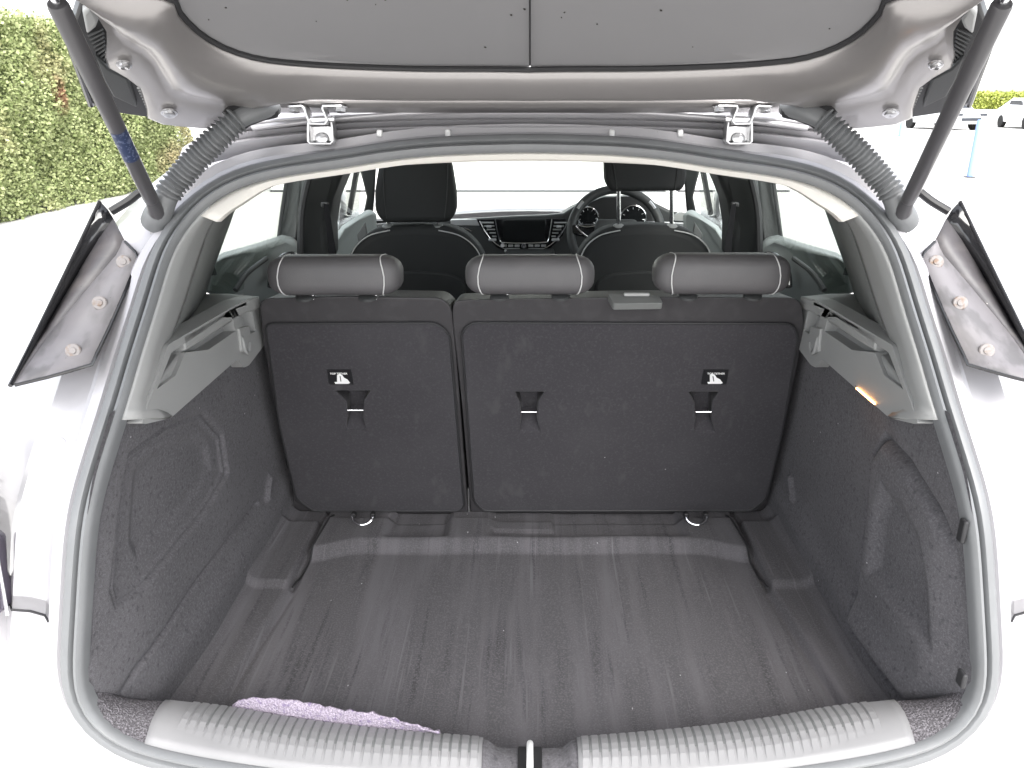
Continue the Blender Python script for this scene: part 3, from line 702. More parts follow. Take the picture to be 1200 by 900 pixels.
# inner frame: rolled edge at the glass, dished band, crease, outer flange
prof = [(0.0,.006),(.03,-.002),(.10,-.011),(.26,-.016),(.40,-.013),(.52,-.004),(.58,.002),(.66,.001),(.96,-.001),(1.0,.003)]
prof_c = [.006,-.001,-.005,-.010,-.0135,-.0155,-.016,-.014,-.002,.003]      # rounder under the hinges
rowsT = []
for (t, d), dc_ in zip(prof, prof_c):
    row = []
    for i in range(n):
        w_ = (1-float(sm(abs(GL[i].x), .26, .36)))*(1 if GL[i].y > .9 else 0)
        row.append(onT(GL[i].lerp(OL[i], t), d*(1-w_)+dc_*w_))
    rowsT.append(row)
tail = mesh('tailgate', *grid(rowsT, True), 'paint_in', car, smooth=60, solid=.004, solid_off=1)
for sgn in (-1, 1):                         # two satin panels that meet at a centre seam
    hp_ = [p for p in GHc]; cen = [Vector((-.0009, p.y, 0)) for p in hp_]; y0, y1 = GHc[0].y, GHc[-1].y
    rr = []
    for t in (0, .2, .4, .6, .8, .96, 1.0):
        rr.append([onT(Vector((-.0009+(p.x+.0009)*t if abs(p.x) > .001 else -.0009, p.y, 0)), .006 if t > .98 else .010) for p in hp_])
    mesh('inner_panel', *side(grid(rr), sgn), 'panel', tail)
mesh('panel_edge', *tube([onT(p, .005) for p in GL]+[onT(GL[0], .005)], .0035, 8, cap=False), 'rubber_dark', tail)
mesh('panel_seam', *tube([onT(Vector((0, y, 0)), .0062) for y in np.linspace(1.058, .60, 16)], .0011, 6), 'rubber_dark', tail)
# outer skin and lower door of the tailgate, over and behind the eye
lo = []
for y, z in ((.535,1.70),(.50,1.735),(.40,1.74),(.25,1.715),(.12,1.66),(.06,1.60)):
    lo.append([Vector((x, y+.06*(x/.6)**2, z-.10*(x/.6)**2)) for x in np.linspace(-.60, .60, 17)])
mesh('lower_panel', *grid(lo), 'trim', tail, solid=.05, solid_off=1)
# bolts in the frame flange
for s in (-1, 1):
    for q, r in (((145,72),.0085),((198,129),.0105)):
        p = onT(TG(*q), -.003); nn = -Vector((.32*p.x, TS, 1)).normalized()
        vf = disc(p, nn, r, .004, prof=[(r,0),(r,.002),(r*.72,.0025),(r*.7,.005),(r*.45,.006),(.0001,.0045)])
        mesh('frame_bolt', *side(vf, s), 'zinc', tail)
    # black spoiler cheek outside the flange, with ribs
    ck = [(82,56),(96,12),(112,0),(126,10),(130,40),(128,82),(152,98),(166,104),(176,132),(182,149),(140,143),(112,136),(106,128)]
    pts = [onT(TG(*q), .012) for q in ck]
    cheek = mesh('spoiler_cheek', *side(prism(pts, (0, .012, .025)), s), 'black', tail, bevel=.003)
    pts = [onT(TG(*q), .004) for q in [(112,70),(128,86),(150,97),(161,130),(133,117),(122,98)]]
    mesh('cheek_plate', *side(prism(pts, (0,.004,.008)), s), 'trim_dark', tail, bevel=.002)
    edge_p = [onT(TG(*q), .006) for q in [(81,56),(94,92),(107,128)]]
    mesh('cheek_edge', *side(tube(catmull(edge_p, 10), .004, 8), s), 'gloss', tail)
    pts = [onT(TG(*q), .003) for q in [(97,20),(106,12),(116,28),(113,36),(102,45)]]
    mesh('cheek_bracket', *side(prism(pts, (0,.004,.012)), s), 'trim', tail, bevel=.003)
    for k in range(9):
        a, b = TG(104+k*2.2, 51+k*4.2), TG(121+k*.6, 43+k*4.6)
        mesh('cheek_rib', *side(tube([onT(a, .009), onT(b, .009)], .0014, 5), s), 'trim_dark', tail)
    for k in range(9):
        a, b = TG(161+k*1.5, 110+k*3.2), TG(168+k*1.3, 111+k*3.0)
        mesh('cheek_rib', *side(tube([onT(a, .008), onT(b, .008)], .0012, 5), s), 'trim', tail)
# dark recess below the frame where the hinges bolt on, lighter step under it
rec = [[PY(px, 117+((px-621)/290)**2*.4, 1.125) for px in range(315, 931, 14)], [PY(px, 131, 1.165) for px in range(315, 931, 14)]]
mesh('hinge_channel', *grid(rec), 'paint_in', tail, solid=.003)
st1 = [[PY(px, 130.0+(abs(px-621)/330)**3*14, 1.17) for px in range(246, 1000, 10)], [PY(px, 139+(abs(px-621)/330)**3*14, 1.185) for px in range(246, 1000, 10)], [PY(px, 141+(abs(px-621)/330)**3*14, 1.175) for px in range(246, 1000, 10)], [PY(px, 146+(abs(px-621)/330)**3*16, 1.185) for px in range(246, 1000, 10)], [PY(px, 148+(abs(px-621)/330)**3*17, 1.170) for px in range(246, 1000, 10)], [PY(px, 156+(abs(px-621)/330)**3*24, 1.178) for px in range(246, 1000, 10)]]
mesh('roof_gutter', *grid(st1), 'paint', car, smooth=25, solid=.003)
for px in (445, 525, 717, 797):
    mesh('gutter_clip', *box(PY(px, 156, 1.165), (.008,.010,.010)), 'white', bpy.data.objects['roof_gutter'], bevel=.002)
# hinges
for s in (-1, 1):
    Yh = 1.135
    def hp(px, py, Y=Yh): return PY(px, py, Y)
    def strip(q, w, th=.0035):
        pts = [hp(a, b, y) for a, b, y in q]
        r1 = [p+Vector((0, -w/2, 0)) for p in pts]; r2 = [p+Vector((0, w/2, 0)) for p in pts]
        return grid([r1, r2])
    hg = mesh('hinge', *side(strip([(341,125,Yh),(356,124,Yh),(359,127,Yh),(364,141,Yh),(366,145,Yh),(383,145,Yh),(386,141,Yh),(380,127,Yh),(381,124,Yh),(403,124,Yh)], .026), s), 'zinc', car, solid=.0032, bevel=.001)
    mesh('hinge_foot', *side(strip([(364,136,Yh+.012),(363,150,Yh+.012),(363,165,Yh+.012),(366,168,Yh+.012),(389,168,Yh+.012),(392,165,Yh+.012),(391,150,Yh+.012),(389,136,Yh+.012)], .022), s), 'zinc', hg, solid=.0032, bevel=.001)
    mesh('hinge_plate', *side(prism([hp(364,148,Yh+.02), hp(390,148,Yh+.02), hp(390,166,Yh+.02), hp(364,166,Yh+.02)], (0,.003,0)), s), 'zinc', hg, bevel=.001)
    mesh('hinge_pin', *side(tube([hp(361,141,Yh-.004), hp(392,140,Yh-.004)], .0035, 10), s), 'zinc', hg)
    mesh('hinge_bolt', *side(disc(hp(377,163,Yh+.016), (0,-1,.1), .009, .004), s), 'zinc', hg)
    for a in (345, 399):
        mesh('hinge_bolt', *side(disc(hp(a, 125.5, Yh), (0,-.25,-1), .008, .007, 6, prof=[(.0105,0),(.0105,.0015),(.0075,.0018),(.0075,.007),(.0001,.0075)]), s), 'zinc', hg)
# wiring conduits
for s in (-1, 1):
    cp = [PY(322,124,1.125), PY(300,131,1.10), PY(281,139,1.085), PY(262,155,1.075), PY(236,180,1.07), PY(212,207,1.065), PY(198,225,1.06), PY(188,246,1.06), PY(182,262,1.07)]
    path = catmull(cp, 200); rad = []
    for i, p in enumerate(path):
        t = i/199
        if t < .24: r = .0125-.001*math.cos(t*30)*0
        elif t < .80: r = .0155+.0026*math.copysign(abs(math.sin((t-.24)/.56*math.pi*21))**.6, math.sin((t-.24)/.56*math.pi*42))
        else: r = .0150+.004*float(sm(t, .82, .95))
        rad.append(r)
    cd_ = mesh('wiring_conduit', *side(tube(path, rad, 18), s), 'rubber', car, smooth=50)
    bt = catmull([PY(325,128,1.125), PY(306,127,1.115), PY(285,133,1.10), PY(272,143,1.09)], 14)
    mesh('conduit_boot', *side(tube(bt, [.011,.013,.0145,.0155,.0165,.017,.0175,.018,.018,.018,.018,.018,.0175,.017], 14), s), 'rubber_dark', cd_)
# gas struts
for s in (-1, 1):
    b0 = PY(186,252,1.055); t0 = PY(66,2,.83); d = (t0-b0); L = d.length; dn = d/L
    f = lambda t: b0+d*t
    rodtop = f(1.0)+dn*.14
    gs = mesh('gas_strut', *side(tube([f(.09), f(.095), f(.10), f(.55), f(.985), f(.995), f(1.0)], [.0068,.0088,.0094,.0098,.0102,.0092,.005], 18), s), 'strut', car)
    mesh('piston_rod', *side(tube([f(.99), rodtop], .0045, 12), s), 'chrome', gs)
    mesh('ball_socket', *side(tube([f(-.01), f(.0), f(.03), f(.07), f(.095)], [.006,.0105,.0115,.009,.0085], 14), s), 'strut', gs)
    bs = f(.01)+Vector((.006, .012, -.002)); mesh('ball_stud', *side(tube([bs+Vector((0,.03,-.01)), bs], [.006,.006], 10), s), 'zinc', gs)
    br_ = [PY(177,262,1.075), PY(190,262,1.075), PY(186,288,1.06), PY(173,288,1.06)]
    mesh('strut_bracket', *side(prism(br_, (0,.004,0)), s), 'paint_in', gs, bevel=.0015)
    if s < 0:
        a0, a1 = f(.345), f(.49); rows = []
        tn = dn; e = (C0-a0).normalized(); e = (e-tn*e.dot(tn)).normalized(); w = tn.cross(e)
        for k in range(9):
            an = -1.1+2.2*k/8; rows.append([q+(e*math.cos(an)+w*math.sin(an))*.0102 for q in (a0, a1)])
        mesh('strut_sticker', *grid(rows), 'sticker', gs)

def lin(pts, n):
    P = [Vector(p) for p in pts]; L = [0]
    for a, b in zip(P, P[1:]): L.append(L[-1]+(b-a).length)
    o = []
    for k in range(n):
        q = L[-1]*k/(n-1); j = max(0, min(len(P)-2, int(np.searchsorted(L, q))-1)); o.append(P[j].lerp(P[j+1], (q-L[j])/(L[j+1]-L[j]+1e-9)))
    return o
# ---- corner trims of the C-pillars, seen from behind
for s in (-1, 1):
    def yb(py): return float(np.interp(py, [237,298,363,428,452], [1.085,1.042,.965,.897,.850]))
    def fp(px, py, d=0): return PY(px, py, yb(py)+d)
    oE = [fp(117,236), fp(98,276,-.004), fp(72,330,-.006), fp(40,396,-.004), fp(12,452)]
    iE = [fp(133,257,.006), fp(114,283,.014), fp(88,326,.018), fp(50,388,.014), fp(14,451,.002)]
    mE = [fp(145,281,.004), fp(139,297,.004), fp(104,338,.010), fp(61,390,.008), fp(17,450.5,.002)]
    rE = [fp(147,283,.004), fp(164,300,.0), fp(146,345,-.002), fp(127,388,-.002), fp(108,427,-.002)]
    ct_ = mesh('corner_trim', *side(grid([lin(oE, 17), [a.lerp(b, .5)+Vector((0,.004,0)) for a, b in zip(lin(oE, 17), lin(iE, 17))], lin(iE, 17)]), s), 'gloss', car, solid=.004, solid_off=0)
    mesh('trim_face', *side(grid([lin(iE, 17), lin(mE, 17)]), s), 'fin_face', ct_, solid=.003)
    bE = lin([fp(108,427,-.002), fp(60,441,-.001), fp(18,451,.001)], 6)
    g1 = lin(mE, 22); g2 = lin(rE, 17)+bE[1:]
    mesh('trim_flange', *side(grid([g1, [a.lerp(b, .5) for a, b in zip(g1, g2)], g2]), s), 'fin_flange', ct_, solid=.003)
    mesh('flange_lip', *side(tube([p+Vector((0,-.001,0)) for p in g2], .0022, 8), s), 'gloss', ct_)
    mesh('trim_edge', *side(tube(lin(oE, 17), .0026, 8), s), 'gloss', ct_)
    nn = Vector((.25,-1,.35)).normalized()
    for q, Y in (((145,307),1.030),((117,355),.972),((86,411),.910)):
        p = PY(*q, Y)
        mesh('push_pin', *side(disc(p-nn*.002, nn, .009, .004, prof=[(.0092,0),(.0092,.004),(.0080,.0052),(.0045,.0054),(.0040,.0068),(.0001,.0070)]), s), 'pin', ct_)
    dp = catmull([PY(130,248,1.13), PY(150,236,1.14), PY(164,225,1.15)], 8)
    mesh('drip_rail', *side(tube(dp, .006, 8), s), 'black', ct_)

# ---- cabin seen over the seats
for s in (-1, 1):
    # B-pillar: padded trim, its dark rubber and the door frame behind
    bp = mesh('centre_pillar', *side(prism([PY(352,203,2.22), PY(404,196,2.30), PY(388,235,2.30), PY(383,268,2.30), PY(384,312,2.30), PY(356,312,2.22), PY(346,290,2.22), PY(347,262,2.22)], (0,.16,0)), s), 'trim_dark', car, bevel=.025, seg=4)
    mesh('pillar_seal', *side(tube(catmull([PY(364,200,2.19), PY(354,245,2.19), PY(352,300,2.19)], 12), .010, 8), s), 'rubber_dark', bp)
    mesh('door_frame', *side(prism([PY(336,203,2.28), PY(353,203,2.28), PY(346,300,2.28), PY(326,284,2.28)], (0,.05,0)), s), 'trim_dark', bp, bevel=.006)
    mesh('frame_seal', *side(tube(catmull([PY(337,204,2.26), PY(331,245,2.26), PY(326,284,2.26)], 10), .006, 8), s), 'rubber_dark', bp)
    # seat belt from the pillar to the floor
    belt = [PY(379,238,2.10), PY(385,240,2.10), PY(395,304,2.00), PY(386,304,2.00)]
    sbt = mesh('seat_belt', *side(prism(belt, (0,.0015,0)), s), 'webbing', car, smooth=0)
    mesh('belt_loop', *side(box(PY(381,240,2.105), (.022,.010,.014)), s), 'black', sbt, bevel=.004)
    # rear door card: upper roll, dark recess, grab handle
    u = [(238,346),(241,312),(262,303),(300,291),(330,281),(346,284),(354,300),(356,330),(350,352),(300,356)]
    dc = mesh('door_card', *side(prism([PY(a, b, 1.70+.5*float(sm(a, 240, 350))) for a, b in u], (-.03,.10,0)), s), 'door', car, bevel=.02, seg=4)
    mesh('card_crease', *side(tube(catmull([PY(276,340,1.74), PY(290,320,1.80), PY(312,303,1.90)], 12), .006, 8), s), 'trim_dark', dc)
    mesh('grab_handle', *side(tube(catmull([PY(318,336,1.95), PY(320,318,1.98), PY(332,302,2.02), PY(344,299,2.06), PY(344,306,2.06)], 18), .010, 10), s), 'gloss', dc)
    mesh('lock_pin', *side(tube([PY(250,322,1.68), PY(247,306,1.68)], [.008,.005], 8), s), 'black', dc)
    # front door card
    fd = [(384,312),(388,292),(404,268),(420,258),(434,248),(442,250),(442,300),(430,312)]
    fc = mesh('front_door_card', *side(prism([PY(a, b, 2.75+.2*float(sm(a, 384, 440))) for a, b in fd], (-.03,.08,0)), s), 'door', car, bevel=.012, seg=3)
    mesh('speaker_grille', *side(prism([PY(418,275,2.72), PY(428,260,2.74), PY(431,279,2.72), PY(420,284,2.72)], (0,.012,0)), s), 'trim_dark', fc, bevel=.004)
    # A-pillar, quarter-light bar, window glass
    ap = mesh('front_pillar', *side(prism([PY(421,196,3.05), PY(441,196,3.05), PY(439,232,3.15), PY(437,250,3.2), PY(426,252,3.2), PY(430,232,3.15)], (-.02,.10,0)), s), 'trim_dark', car, bevel=.008)
    mesh('quarter_light_bar', *side(tube([PY(419,196,3.08), PY(409,251,3.12)], .011, 8), s), 'rubber_dark', ap)
    gl = mesh('side_window', *side(prism([Vector((-.60,1.66,1.34)), Vector((-.60,2.27,1.36)), Vector((-.715,2.27,.955)), Vector((-.715,1.66,.985))], (-.004,0,0)), s), 'glass', car, smooth=0)
    gl2 = mesh('front_side_window', *side(prism([Vector((-.60,2.42,1.36)), Vector((-.60,2.95,1.33)), Vector((-.715,3.25,.94)), Vector((-.715,2.42,.955))], (-.004,0,0)), s), 'glass', car, smooth=0)
    # door mirror
    c = PY(390,236,3.22)
    dm = loftrest(c, .10, .05, .085, 18, 12, endr=.6)
    mr_ = mesh('door_mirror', *side((dm[0], dm[1]), s), 'paint', car, smooth=60)
    pts = [c+Vector((.045*math.cos(a), -.052, .070*math.sin(a))) for a in np.linspace(0, 2*math.pi, 20, endpoint=False)]
    mesh('mirror_glass', *side(prism(pts, (0,-.003,0)), s), 'chrome', mr_, smooth=0)
    mesh('mirror_arm', *side(tube([c+Vector((.02,.0,-.07)), c+Vector((.10,.0,-.10))], [.02,.03], 10), s), 'black', mr_)
# front seats
def fseat(cx, raised, lab):
    Yf = 2.42
    o = [(-82,306),(-74,290),(-58,274),(-38,266),(0,264),(38,266),(58,274),(74,290),(82,306),(88,345),(70,372),(-70,372),(-88,345)]
    bk = mesh('front_seat', *prism(roundpoly([PY(cx+a, b, Yf) for a, b in o], .03, 4), (0,.11,-.0)), 'front_seat', car, smooth=40, bevel=.028, seg=4)
    bk['label'] = lab
    q = [(-58,330),(-40,321),(0,318),(40,321),(58,330),(60,372),(-60,372)]
    mesh('map_pocket', *prism(roundpoly([PY(cx+a, b, Yf-.012) for a, b in q], .02, 4), (0,.02,0)), 'front_seat', bk, bevel=.006, seg=3)
    w = catmull([PY(cx+a, b, Yf-.001) for a, b in [(-80,312),(-71,290),(-54,276),(-30,270)]], 14)
    mesh('seat_seam', *tube(w, .002, 6), 'thread', bk); mesh('seat_seam', *tube([Vector((2*PY(cx,300,Yf).x-p.x, p.y, p.z)) for p in w], .002, 6), 'thread', bk)
    if raised: h_ = [(-48,180),(48,180),(48,212),(43,224),(-41,225),(-47,214)]
    else: h_ = [(-43,188),(40,188),(46,225),(47,248),(40,261),(-38,262),(-48,250),(-49,225)]
    hd = mesh('front_headrest', *prism(roundpoly([PY(cx+a, b, Yf-.01) for a, b in h_], .02, 4), (0,.09,0)), 'front_seat', bk, smooth=40, bevel=.022, seg=4)
    for k in (-1, 1):
        a = -32 if k < 0 else (30 if raised else 26)
        mesh('headrest_post', *tube([PY(cx+a, 222 if raised else 258, Yf+.04), PY(cx+a, 268, Yf+.04)], .0065, 10), 'chrome', bk)
        mesh('post_collar', *disc(PY(cx+a, 267, Yf+.03), (0,-.2,1), .018, .010), 'trim', bk)
        w = catmull([PY(cx+k*(38 if not raised else 40), 192 if not raised else 182, Yf-.012), PY(cx+k*37, 225 if not raised else 200, Yf-.012), PY(cx+k*34, 256 if not raised else 222, Yf-.011)], 10)
        mesh('headrest_seam', *tube(w, .0016, 6), 'trim_dark', bk)
fseat(487, False, 'front passenger seat with headrest lowered')
fseat(757, True, 'driver seat with headrest raised on chrome posts')
# dashboard
YD = 3.10
prof_d = [(432,264),(470,260),(540,257),(600,253.5),(640,252),(660,250),(676,240),(694,232.5),(720,230),(748,231),(768,238),(784,246),(806,252),(824,262),(830,330),(430,330)]
dash = mesh('dashboard', *prism([PY(a, b, YD) for a, b in prof_d], (0,.10,-.01)), 'trim_dark', car, bevel=.010, seg=3)
mesh('dash_top', *grid([[PY(a, b+1.5, YD+.09) for a, b in prof_d[:14]], [PY(a, b+1.5, YD+.09)+Vector((0,.45,-.06)) for a, b in prof_d[:14]]]), 'trim_dark', dash, solid=.01)
mesh('decor_panel', *prism([PY(528,257.5,YD-.006), PY(558,257,YD-.006), PY(562,264.5,YD-.006), PY(528,264,YD-.006)], (0,.02,0)), 'silverplastic', dash, bevel=.002)
mesh('decor_strip', *tube(catmull([PY(530,267,YD-.006), PY(545,268,YD-.01), PY(553,271,YD-.006)], 10), .004, 8), 'chrome', dash)
mesh('centre_panel', *prism(roundpoly([PY(a, b, YD-.006) for a, b in [(558,257),(664,256),(660,276),(646,290),(632,297),(598,297),(583,291),(570,277)]], .01, 3), (0,.012,0)), 'gloss', dash, bevel=.003)
mesh('display_screen', *prism([PY(a, b, YD-.010) for a, b in [(589,258),(640,257.5),(638,283),(590,283.5)]], (0,.005,0)), 'screen', dash, bevel=.002)
mesh('screen_surround', *tube(catmull([PY(580.5,257,YD-.010), PY(583,270,YD-.010), PY(586,282,YD-.010), PY(591,284.5,YD-.010), PY(615,285,YD-.010), PY(639,284,YD-.010), PY(643,281,YD-.010), PY(645,270,YD-.010), PY(647,257,YD-.010)], 50), .0032, 8), 'chrome', dash)
for s in (-1, 1):
    mesh('vent_frame', *tube(catmull([PY(614+s*52,259,YD-.010), PY(614+s*45,272,YD-.010), PY(614+s*36,283,YD-.010), PY(614+s*24,291,YD-.010), PY(614+s*6,297,YD-.010)], 30), .0028, 8), 'chrome', dash)
    for k in range(5):
        a, b = 614+s*(50-k*3.2), 614+s*(35.5-k*.8); y = 261+k*4
        mesh('vent_slat', *tube([PY(a, y, YD-.014), PY(b, y, YD-.014)], .0034, 6), 'trim', dash)
    mesh('vent_tab', *box(PY(614+s*41, 265.5, YD-.020), (.020,.010,.008)), 'silverplastic', dash, bevel=.002)
    mesh('vent_button', *box(PY(614+s*37, 281, YD-.014), (.032,.008,.010)), 'silverplastic', dash, bevel=.003)
    for k in range(3):
        mesh('control_button', *box(PY(614+s*(8+k*7.5), 288, YD-.014), (.020,.008,.009)), 'trim', dash, bevel=.002)
    mesh('control_bar', *box(PY(614+s*13, 294, YD-.014), (.070,.008,.008)), 'silverplastic', dash, bevel=.002)
    mesh('control_bar', *box(PY(614+s*14, 291.3, YD-.014), (.062,.008,.004)), 'trim', dash, bevel=.001)
mesh('control_knob', *disc(PY(614, 288.5, YD-.012), (0,-1,.1), .011, .012), 'chrome', dash)
mesh('control_knob', *disc(PY(589, 287.5, YD-.012), (0,-1,.1), .008, .012), 'silverplastic', dash)
# instruments behind the wheel
mesh('instrument_hood', *prism(roundpoly([PY(a, b, YD-.02) for a, b in [(680,262),(690,238),(706,231),(742,230),(760,237),(766,262)]], .01, 3), (0,.05,0)), 'black', dash, bevel=.008)
for a, b, r in ((689,255,.040),(742,256,.050)):
    p = PY(a, b, YD-.03)
    pts = [p+Vector((r*math.cos(t), 0, r*math.sin(t))) for t in np.linspace(0, 2*math.pi, 28)]
    mesh('gauge_ring', *tube(pts, .004, 8, cap=False), 'chrome', dash)
    mesh('gauge_face', *prism(pts[:-1], (0,.004,0)), 'screen', dash, smooth=0)
    for k in range(9):
        t = math.radians(225-33*k); e = Vector((math.cos(t), 0, math.sin(t)))
        mesh('gauge_tick', *tube([p+e*r*.72+Vector((0,-.002,0)), p+e*r*.88+Vector((0,-.002,0))], .0012, 5), 'silverplastic', dash)
mesh('decor_panel', *prism([PY(672,266,YD-.03), PY(688,259,YD-.03), PY(770,260,YD-.03), PY(820,262,YD-.03), PY(820,266,YD-.03), PY(770,268,YD-.03)], (0,.02,0)), 'silverplastic', dash, bevel=.002)
mesh('side_vent', *prism(roundpoly([PY(a, b, YD-.02) for a, b in [(788,254),(798,248),(808,252),(812,260),(790,259)]], .01, 3), (0,.02,0)), 'trim', dash, bevel=.003)
# steering wheel
cw = PY(722, 273, 2.86); rw = (PY(775, 273, 2.86).x-PY(669, 273, 2.86).x)/2
tl = math.radians(24); uu = Vector((1,0,0)); vv = Vector((0, math.sin(tl), math.cos(tl))); nw = Vector((0,-math.cos(tl), math.sin(tl)))
sw = mesh('steering_wheel', *tube([cw+uu*rw*math.cos(t)+vv*rw*.98*math.sin(t) for t in np.linspace(0, 2*math.pi, 49)], .0165, 12, cap=False), 'trim_dark', car)
mesh('wheel_hub', *prism(roundpoly([cw+uu*a+vv*b for a, b in [(-.075,.045),(.075,.045),(.085,.0),(.05,-.07),(-.05,-.07),(-.085,0)]], .02, 4), nw*.035), 'trim_dark', sw, bevel=.012, seg=3)
mesh('hub_emblem_ring', *tube([cw+nw*.037+uu*.022*math.cos(t)+vv*.022*math.sin(t) for t in np.linspace(0, 2*math.pi, 25)], .003, 6, cap=False), 'chrome', sw)
for s in (-1, 1):
    mesh('wheel_spoke', *prism([cw+uu*s*a+vv*b for a, b in [(.07,.030),(rw,.028),(rw,-.005),(.07,-.030)]], nw*.016), 'gloss', sw, bevel=.005)
    mesh('spoke_trim', *tube(catmull([cw+nw*.018+uu*s*a+vv*b for a, b in [(.075,.022),(.11,.016),(.15,.022),(.11,-.018),(.075,-.022)]], 20), .0035, 6), 'chrome', sw)
    mesh('rim_inlay', *tube([cw+nw*.014+uu*rw*math.cos(t)*s+vv*rw*math.sin(t) for t in np.linspace(.55, .75, 6)], .006, 6), 'silverplastic', sw)
mesh('lower_spoke', *prism([cw+uu*a+vv*b for a, b in [(-.03,-.06),(.03,-.06),(.025,-rw),(-.025,-rw)]], nw*.014), 'gloss', sw, bevel=.004)
# windscreen, cowl, bonnet
mesh('windscreen', *prism([Vector((-.56,3.04,1.385)), Vector((.56,3.04,1.385)), Vector((.68,3.75,.965)), Vector((-.68,3.75,.965))], (0,.003,.004)), 'glass', car, smooth=0)
bo = [[Vector((x, y, z-.07*(x/.75)**2)) for x in np.linspace(-.75, .75, 13)] for y, z in ((3.62,.93),(3.8,.925),(4.1,.87),(4.4,.80),(4.6,.70),(4.65,.5))]
mesh('bonnet', *grid(bo), 'paint', car, solid=.004)
mesh('bulkhead', *box((0, 3.35, .62), (1.44, .06, .62)), 'black', car, smooth=0)
mesh('centre_console', *prism([Vector((-.10,y,z)) for y, z in [(1.95,.42),(1.95,.72),(2.55,.76),(2.9,.80),(3.12,.86),(3.2,.42)]], (.20,0,0)), 'trim_dark', car, bevel=.015, seg=3)
mesh('rear_seat_cushion', *box((0, 1.75, .58), (1.16, .56, .24)), 'leather', car, bevel=.05, seg=4)
# exterior wheels
for x in (-.78, .78):
    for y in (1.55, 4.15):
        wv = [Vector((x+.10*math.copysign(1, -x)*q, y+.32*math.cos(t), .32+.32*math.sin(t))) for q in (0, 1) for t in np.linspace(0, 2*math.pi, 32, endpoint=False)]
        vf = grid([wv[:32], wv[32:]], True); vf[1].append(tuple(range(32))); vf[1].append(tuple(range(63, 31, -1)))
        wh = mesh('road_wheel', *vf, 'tyre', car, bevel=.03, seg=3)
        mesh('wheel_rim', *disc((x, y, .32), (math.copysign(1, x),0,0), .20, .02), 'silverplastic', wh)
# dirt on the inner panel
for k in range(30):
    px, py = random.uniform(215, 1030), random.uniform(2, 74)
    if px > 640 and random.random() < .75: continue
    p = onT(TG(px, py), .0095); r = random.uniform(.0004, .0012)
    a = random.uniform(0, 6.28); e1 = Vector((math.cos(a), math.sin(a)*.9, -math.sin(a)*.45)); e2 = Vector((-math.sin(a), math.cos(a)*.9, -math.cos(a)*.45))
    q = [p+(e1*math.cos(t)*r*random.uniform(.7, 1.8)+e2*math.sin(t)*r) for t in np.linspace(0, 2*math.pi, 7, endpoint=False)]
    mesh('dirt_fleck', *prism(q, (0,-.0004,-.0006)), 'dirt', tail, smooth=0)

# ================================================================ beyond the car
def leaves(n, lo, hi, faces, size, m, parent, name='foliage'):
    lo = np.array(lo); hi = np.array(hi); areas = []
    for ax, sgn in faces: d = hi-lo; areas.append(np.prod(np.delete(d, ax)))
    areas = np.array(areas)/sum(areas); V_, F_ = [], []
    for (ax, sgn), a in zip(faces, areas):
        k = int(n*a); P = lo+np.random.rand(k, 3)*(hi-lo)
        lump = .10*np.sin(P[:, 1]*2.1+1)*np.sin(P[:, 2]*3.3)+.05*np.sin(P[:, 1]*7.3)*np.sin(P[:, 2]*6.1+2)+.03*np.sin(P[:,0]*9)
        P[:, ax] = (hi[ax] if sgn > 0 else lo[ax])+sgn*(lump-np.abs(np.random.randn(k))*.035)
        P = P[np.linalg.norm((P-np.array(HOLE))*np.array([.3,.7,1.3]), axis=1) > .10]; k = len(P)
        D = np.random.randn(k, 3); D[:, ax] += sgn*.9; D /= np.linalg.norm(D, axis=1)[:, None]
        E = np.cross(D, np.random.randn(k, 3)); E /= np.linalg.norm(E, axis=1)[:, None]
        s = size*(.5+np.random.rand(k, 1)); w = s*.38
        V_.append(np.stack([P-D*0, P+D*s*.5+E*w, P+D*s, P+D*s*.5-E*w], 1).reshape(-1, 3))
    V_ = np.concatenate(V_); k = len(V_)//4
    me = bpy.data.meshes.new(name); me.from_pydata(V_.tolist(), [], np.arange(k*4).reshape(-1, 4).tolist())
    o = link(name, me, parent, m); o['kind'] = 'stuff'; return o
def hedge(lo, hi, n, size, m, lab, faces):
    e = bpy.data.objects.new('hedge', None); COL.objects.link(e); e.location = (0, 0, 0); tag(e, lab, 'hedge')
    c = [(a+b)/2 for a, b in zip(lo, hi)]; s_ = [b-a-.34 for a, b in zip(lo, hi)]; c[2] -= .04; 
    mesh('branch_core', *box(c, s_), 'leaf_core', e, smooth=0)
    leaves(n, lo, hi, faces, size, m, e); return e
hedge((-8.0, 5, 0), (-6.42, 15.2, 2.36), 170000, .042, 'leaf', 'tall clipped green hedge with brown patches beside the pale concrete', [(0, 1), (2, 1), (1, -1)])
hedge((24.5, 47, .0), (29.0, 48.2, 1.62), 9000, .12, 'leaf_far', 'low yellow-green hedge behind the pale wall', [(1, -1), (2, 1), (0, -1)])
w = mesh('low_wall', *box((30, 46, .42), (34, .25, .84)), 'wall', smooth=0, bevel=.02); tag(w, 'low white wall in front of the yellow-green hedge', 'wall')
w = mesh('boundary_wall', *box((0, 12.85, 1.5), (8.4, .2, 3.0)), 'wall', smooth=0, bevel=.02); tag(w, 'white rendered wall ahead of the car, seen through the windscreen', 'wall')
mesh('wall_base', *box((0, 12.74, .015), (8.4, .04, .03)), 'base', w, smooth=0)
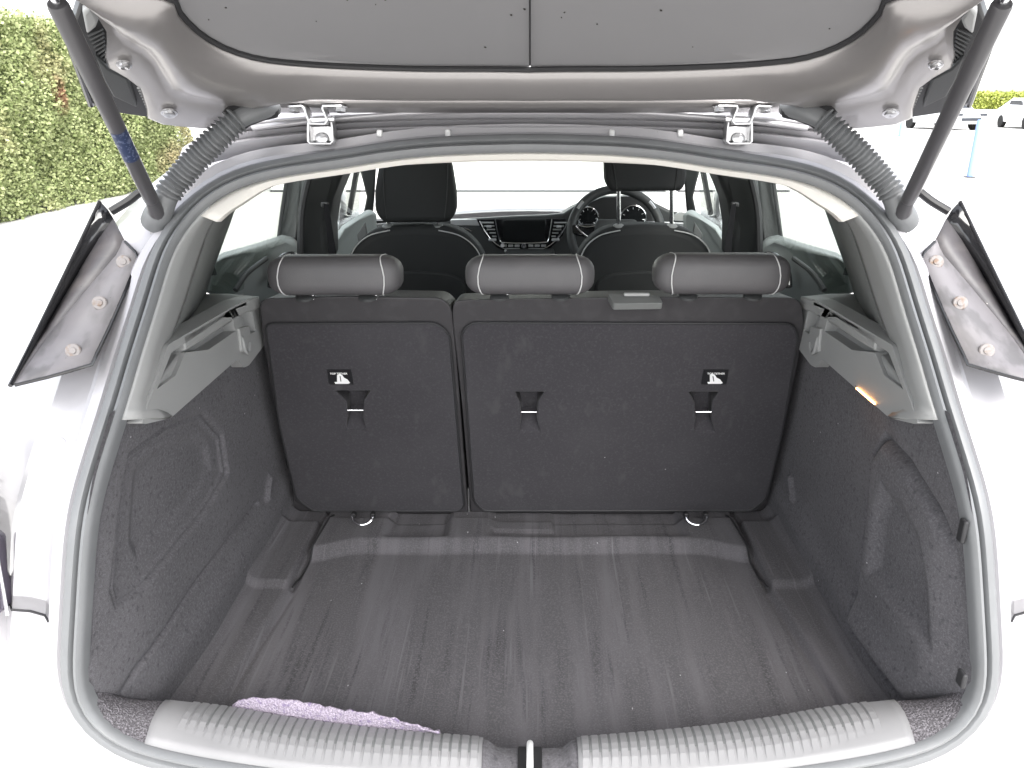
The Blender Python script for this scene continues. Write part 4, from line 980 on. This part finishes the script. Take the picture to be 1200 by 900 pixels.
def post(px, pb, ptop, r, lab):
    b = PZ(px, pb, 0); Z = PY(px, ptop, b.y).z
    e = bpy.data.objects.new('bollard', None); COL.objects.link(e); e.location = b; tag(e, lab, 'bollard', 'blue bollards in the car park')
    mesh('shaft', *tube([Vector((0,0,0)), Vector((0,0,Z*.97)), Vector((0,0,Z))], [r, r, r*.7], 16), 'bluepost', e)
    mesh('base_plate', *disc((0,0,0), (0,0,1), r*1.9, .02), 'base', e)
post(1136, 208, 140, .055, 'slim blue bollard standing on the pale concrete, the taller one')
post(1054, 160, 142, .05, 'short blue bollard far off beside the parked white cars')
def parked(x, y, rz, lab):
    e = bpy.data.objects.new('parked_car', None); COL.objects.link(e); e.location = (x, y, 0); e.rotation_euler = (0, 0, rz); tag(e, lab, 'car')
    pr = [(-2.1,.30),(-2.15,.62),(-1.9,.82),(-1.1,.95),(-.45,1.40),(.9,1.45),(1.75,1.0),(2.1,.92),(2.15,.5),(2.1,.30)]
    rows = []
    for xx, k in ((-.88,.93),(-.80,1),(.80,1),(.88,.93)): rows.append([Vector((xx*(.82 if z > 1.2 else 1), a*k, .3+(z-.3)*k)) for a, z in pr])
    vf = grid(rows); vf[1].append(tuple(range(10))); vf[1].append(tuple(range(39, 29, -1)))
    mesh('body', *vf, 'carwhite', e, bevel=.04, seg=2)
    mesh('windscreen', *prism([Vector((a, b, z)) for a, b, z in [(-.66,-1.06,.99),(.66,-1.06,.99),(.58,-.50,1.37),(-.58,-.50,1.37)]], (0,-.02,.02)), 'cardark', e, smooth=0)
    mesh('grille', *box((0,-2.15,.50), (1.0,.03,.14)), 'cardark', e, bevel=.01)
    for q in (-1, 1):
        mesh('headlight', *box((q*.62,-2.09,.70), (.34,.08,.12)), 'cardark', e, bevel=.02)
        mesh('side_glass', *prism([Vector((q*.80,a,z)) for a, z in [(-.75,.99),(.95,1.0),(.7,1.32),(-.35,1.32)]], (q*.012,0,0)), 'cardark', e, smooth=0)
        for yy in (-1.3, 1.3):
            t = tube([Vector((q*.68,yy,.31)), Vector((q*.90,yy,.31))], .31, 24); wh = mesh('wheel', *t, 'tyre', e, bevel=.03)
parked(20.3, 40, math.radians(8), 'white parked car beside the short blue bollard')
parked(25.3, 41, math.radians(-6), 'white parked car standing alone in front of the low wall')
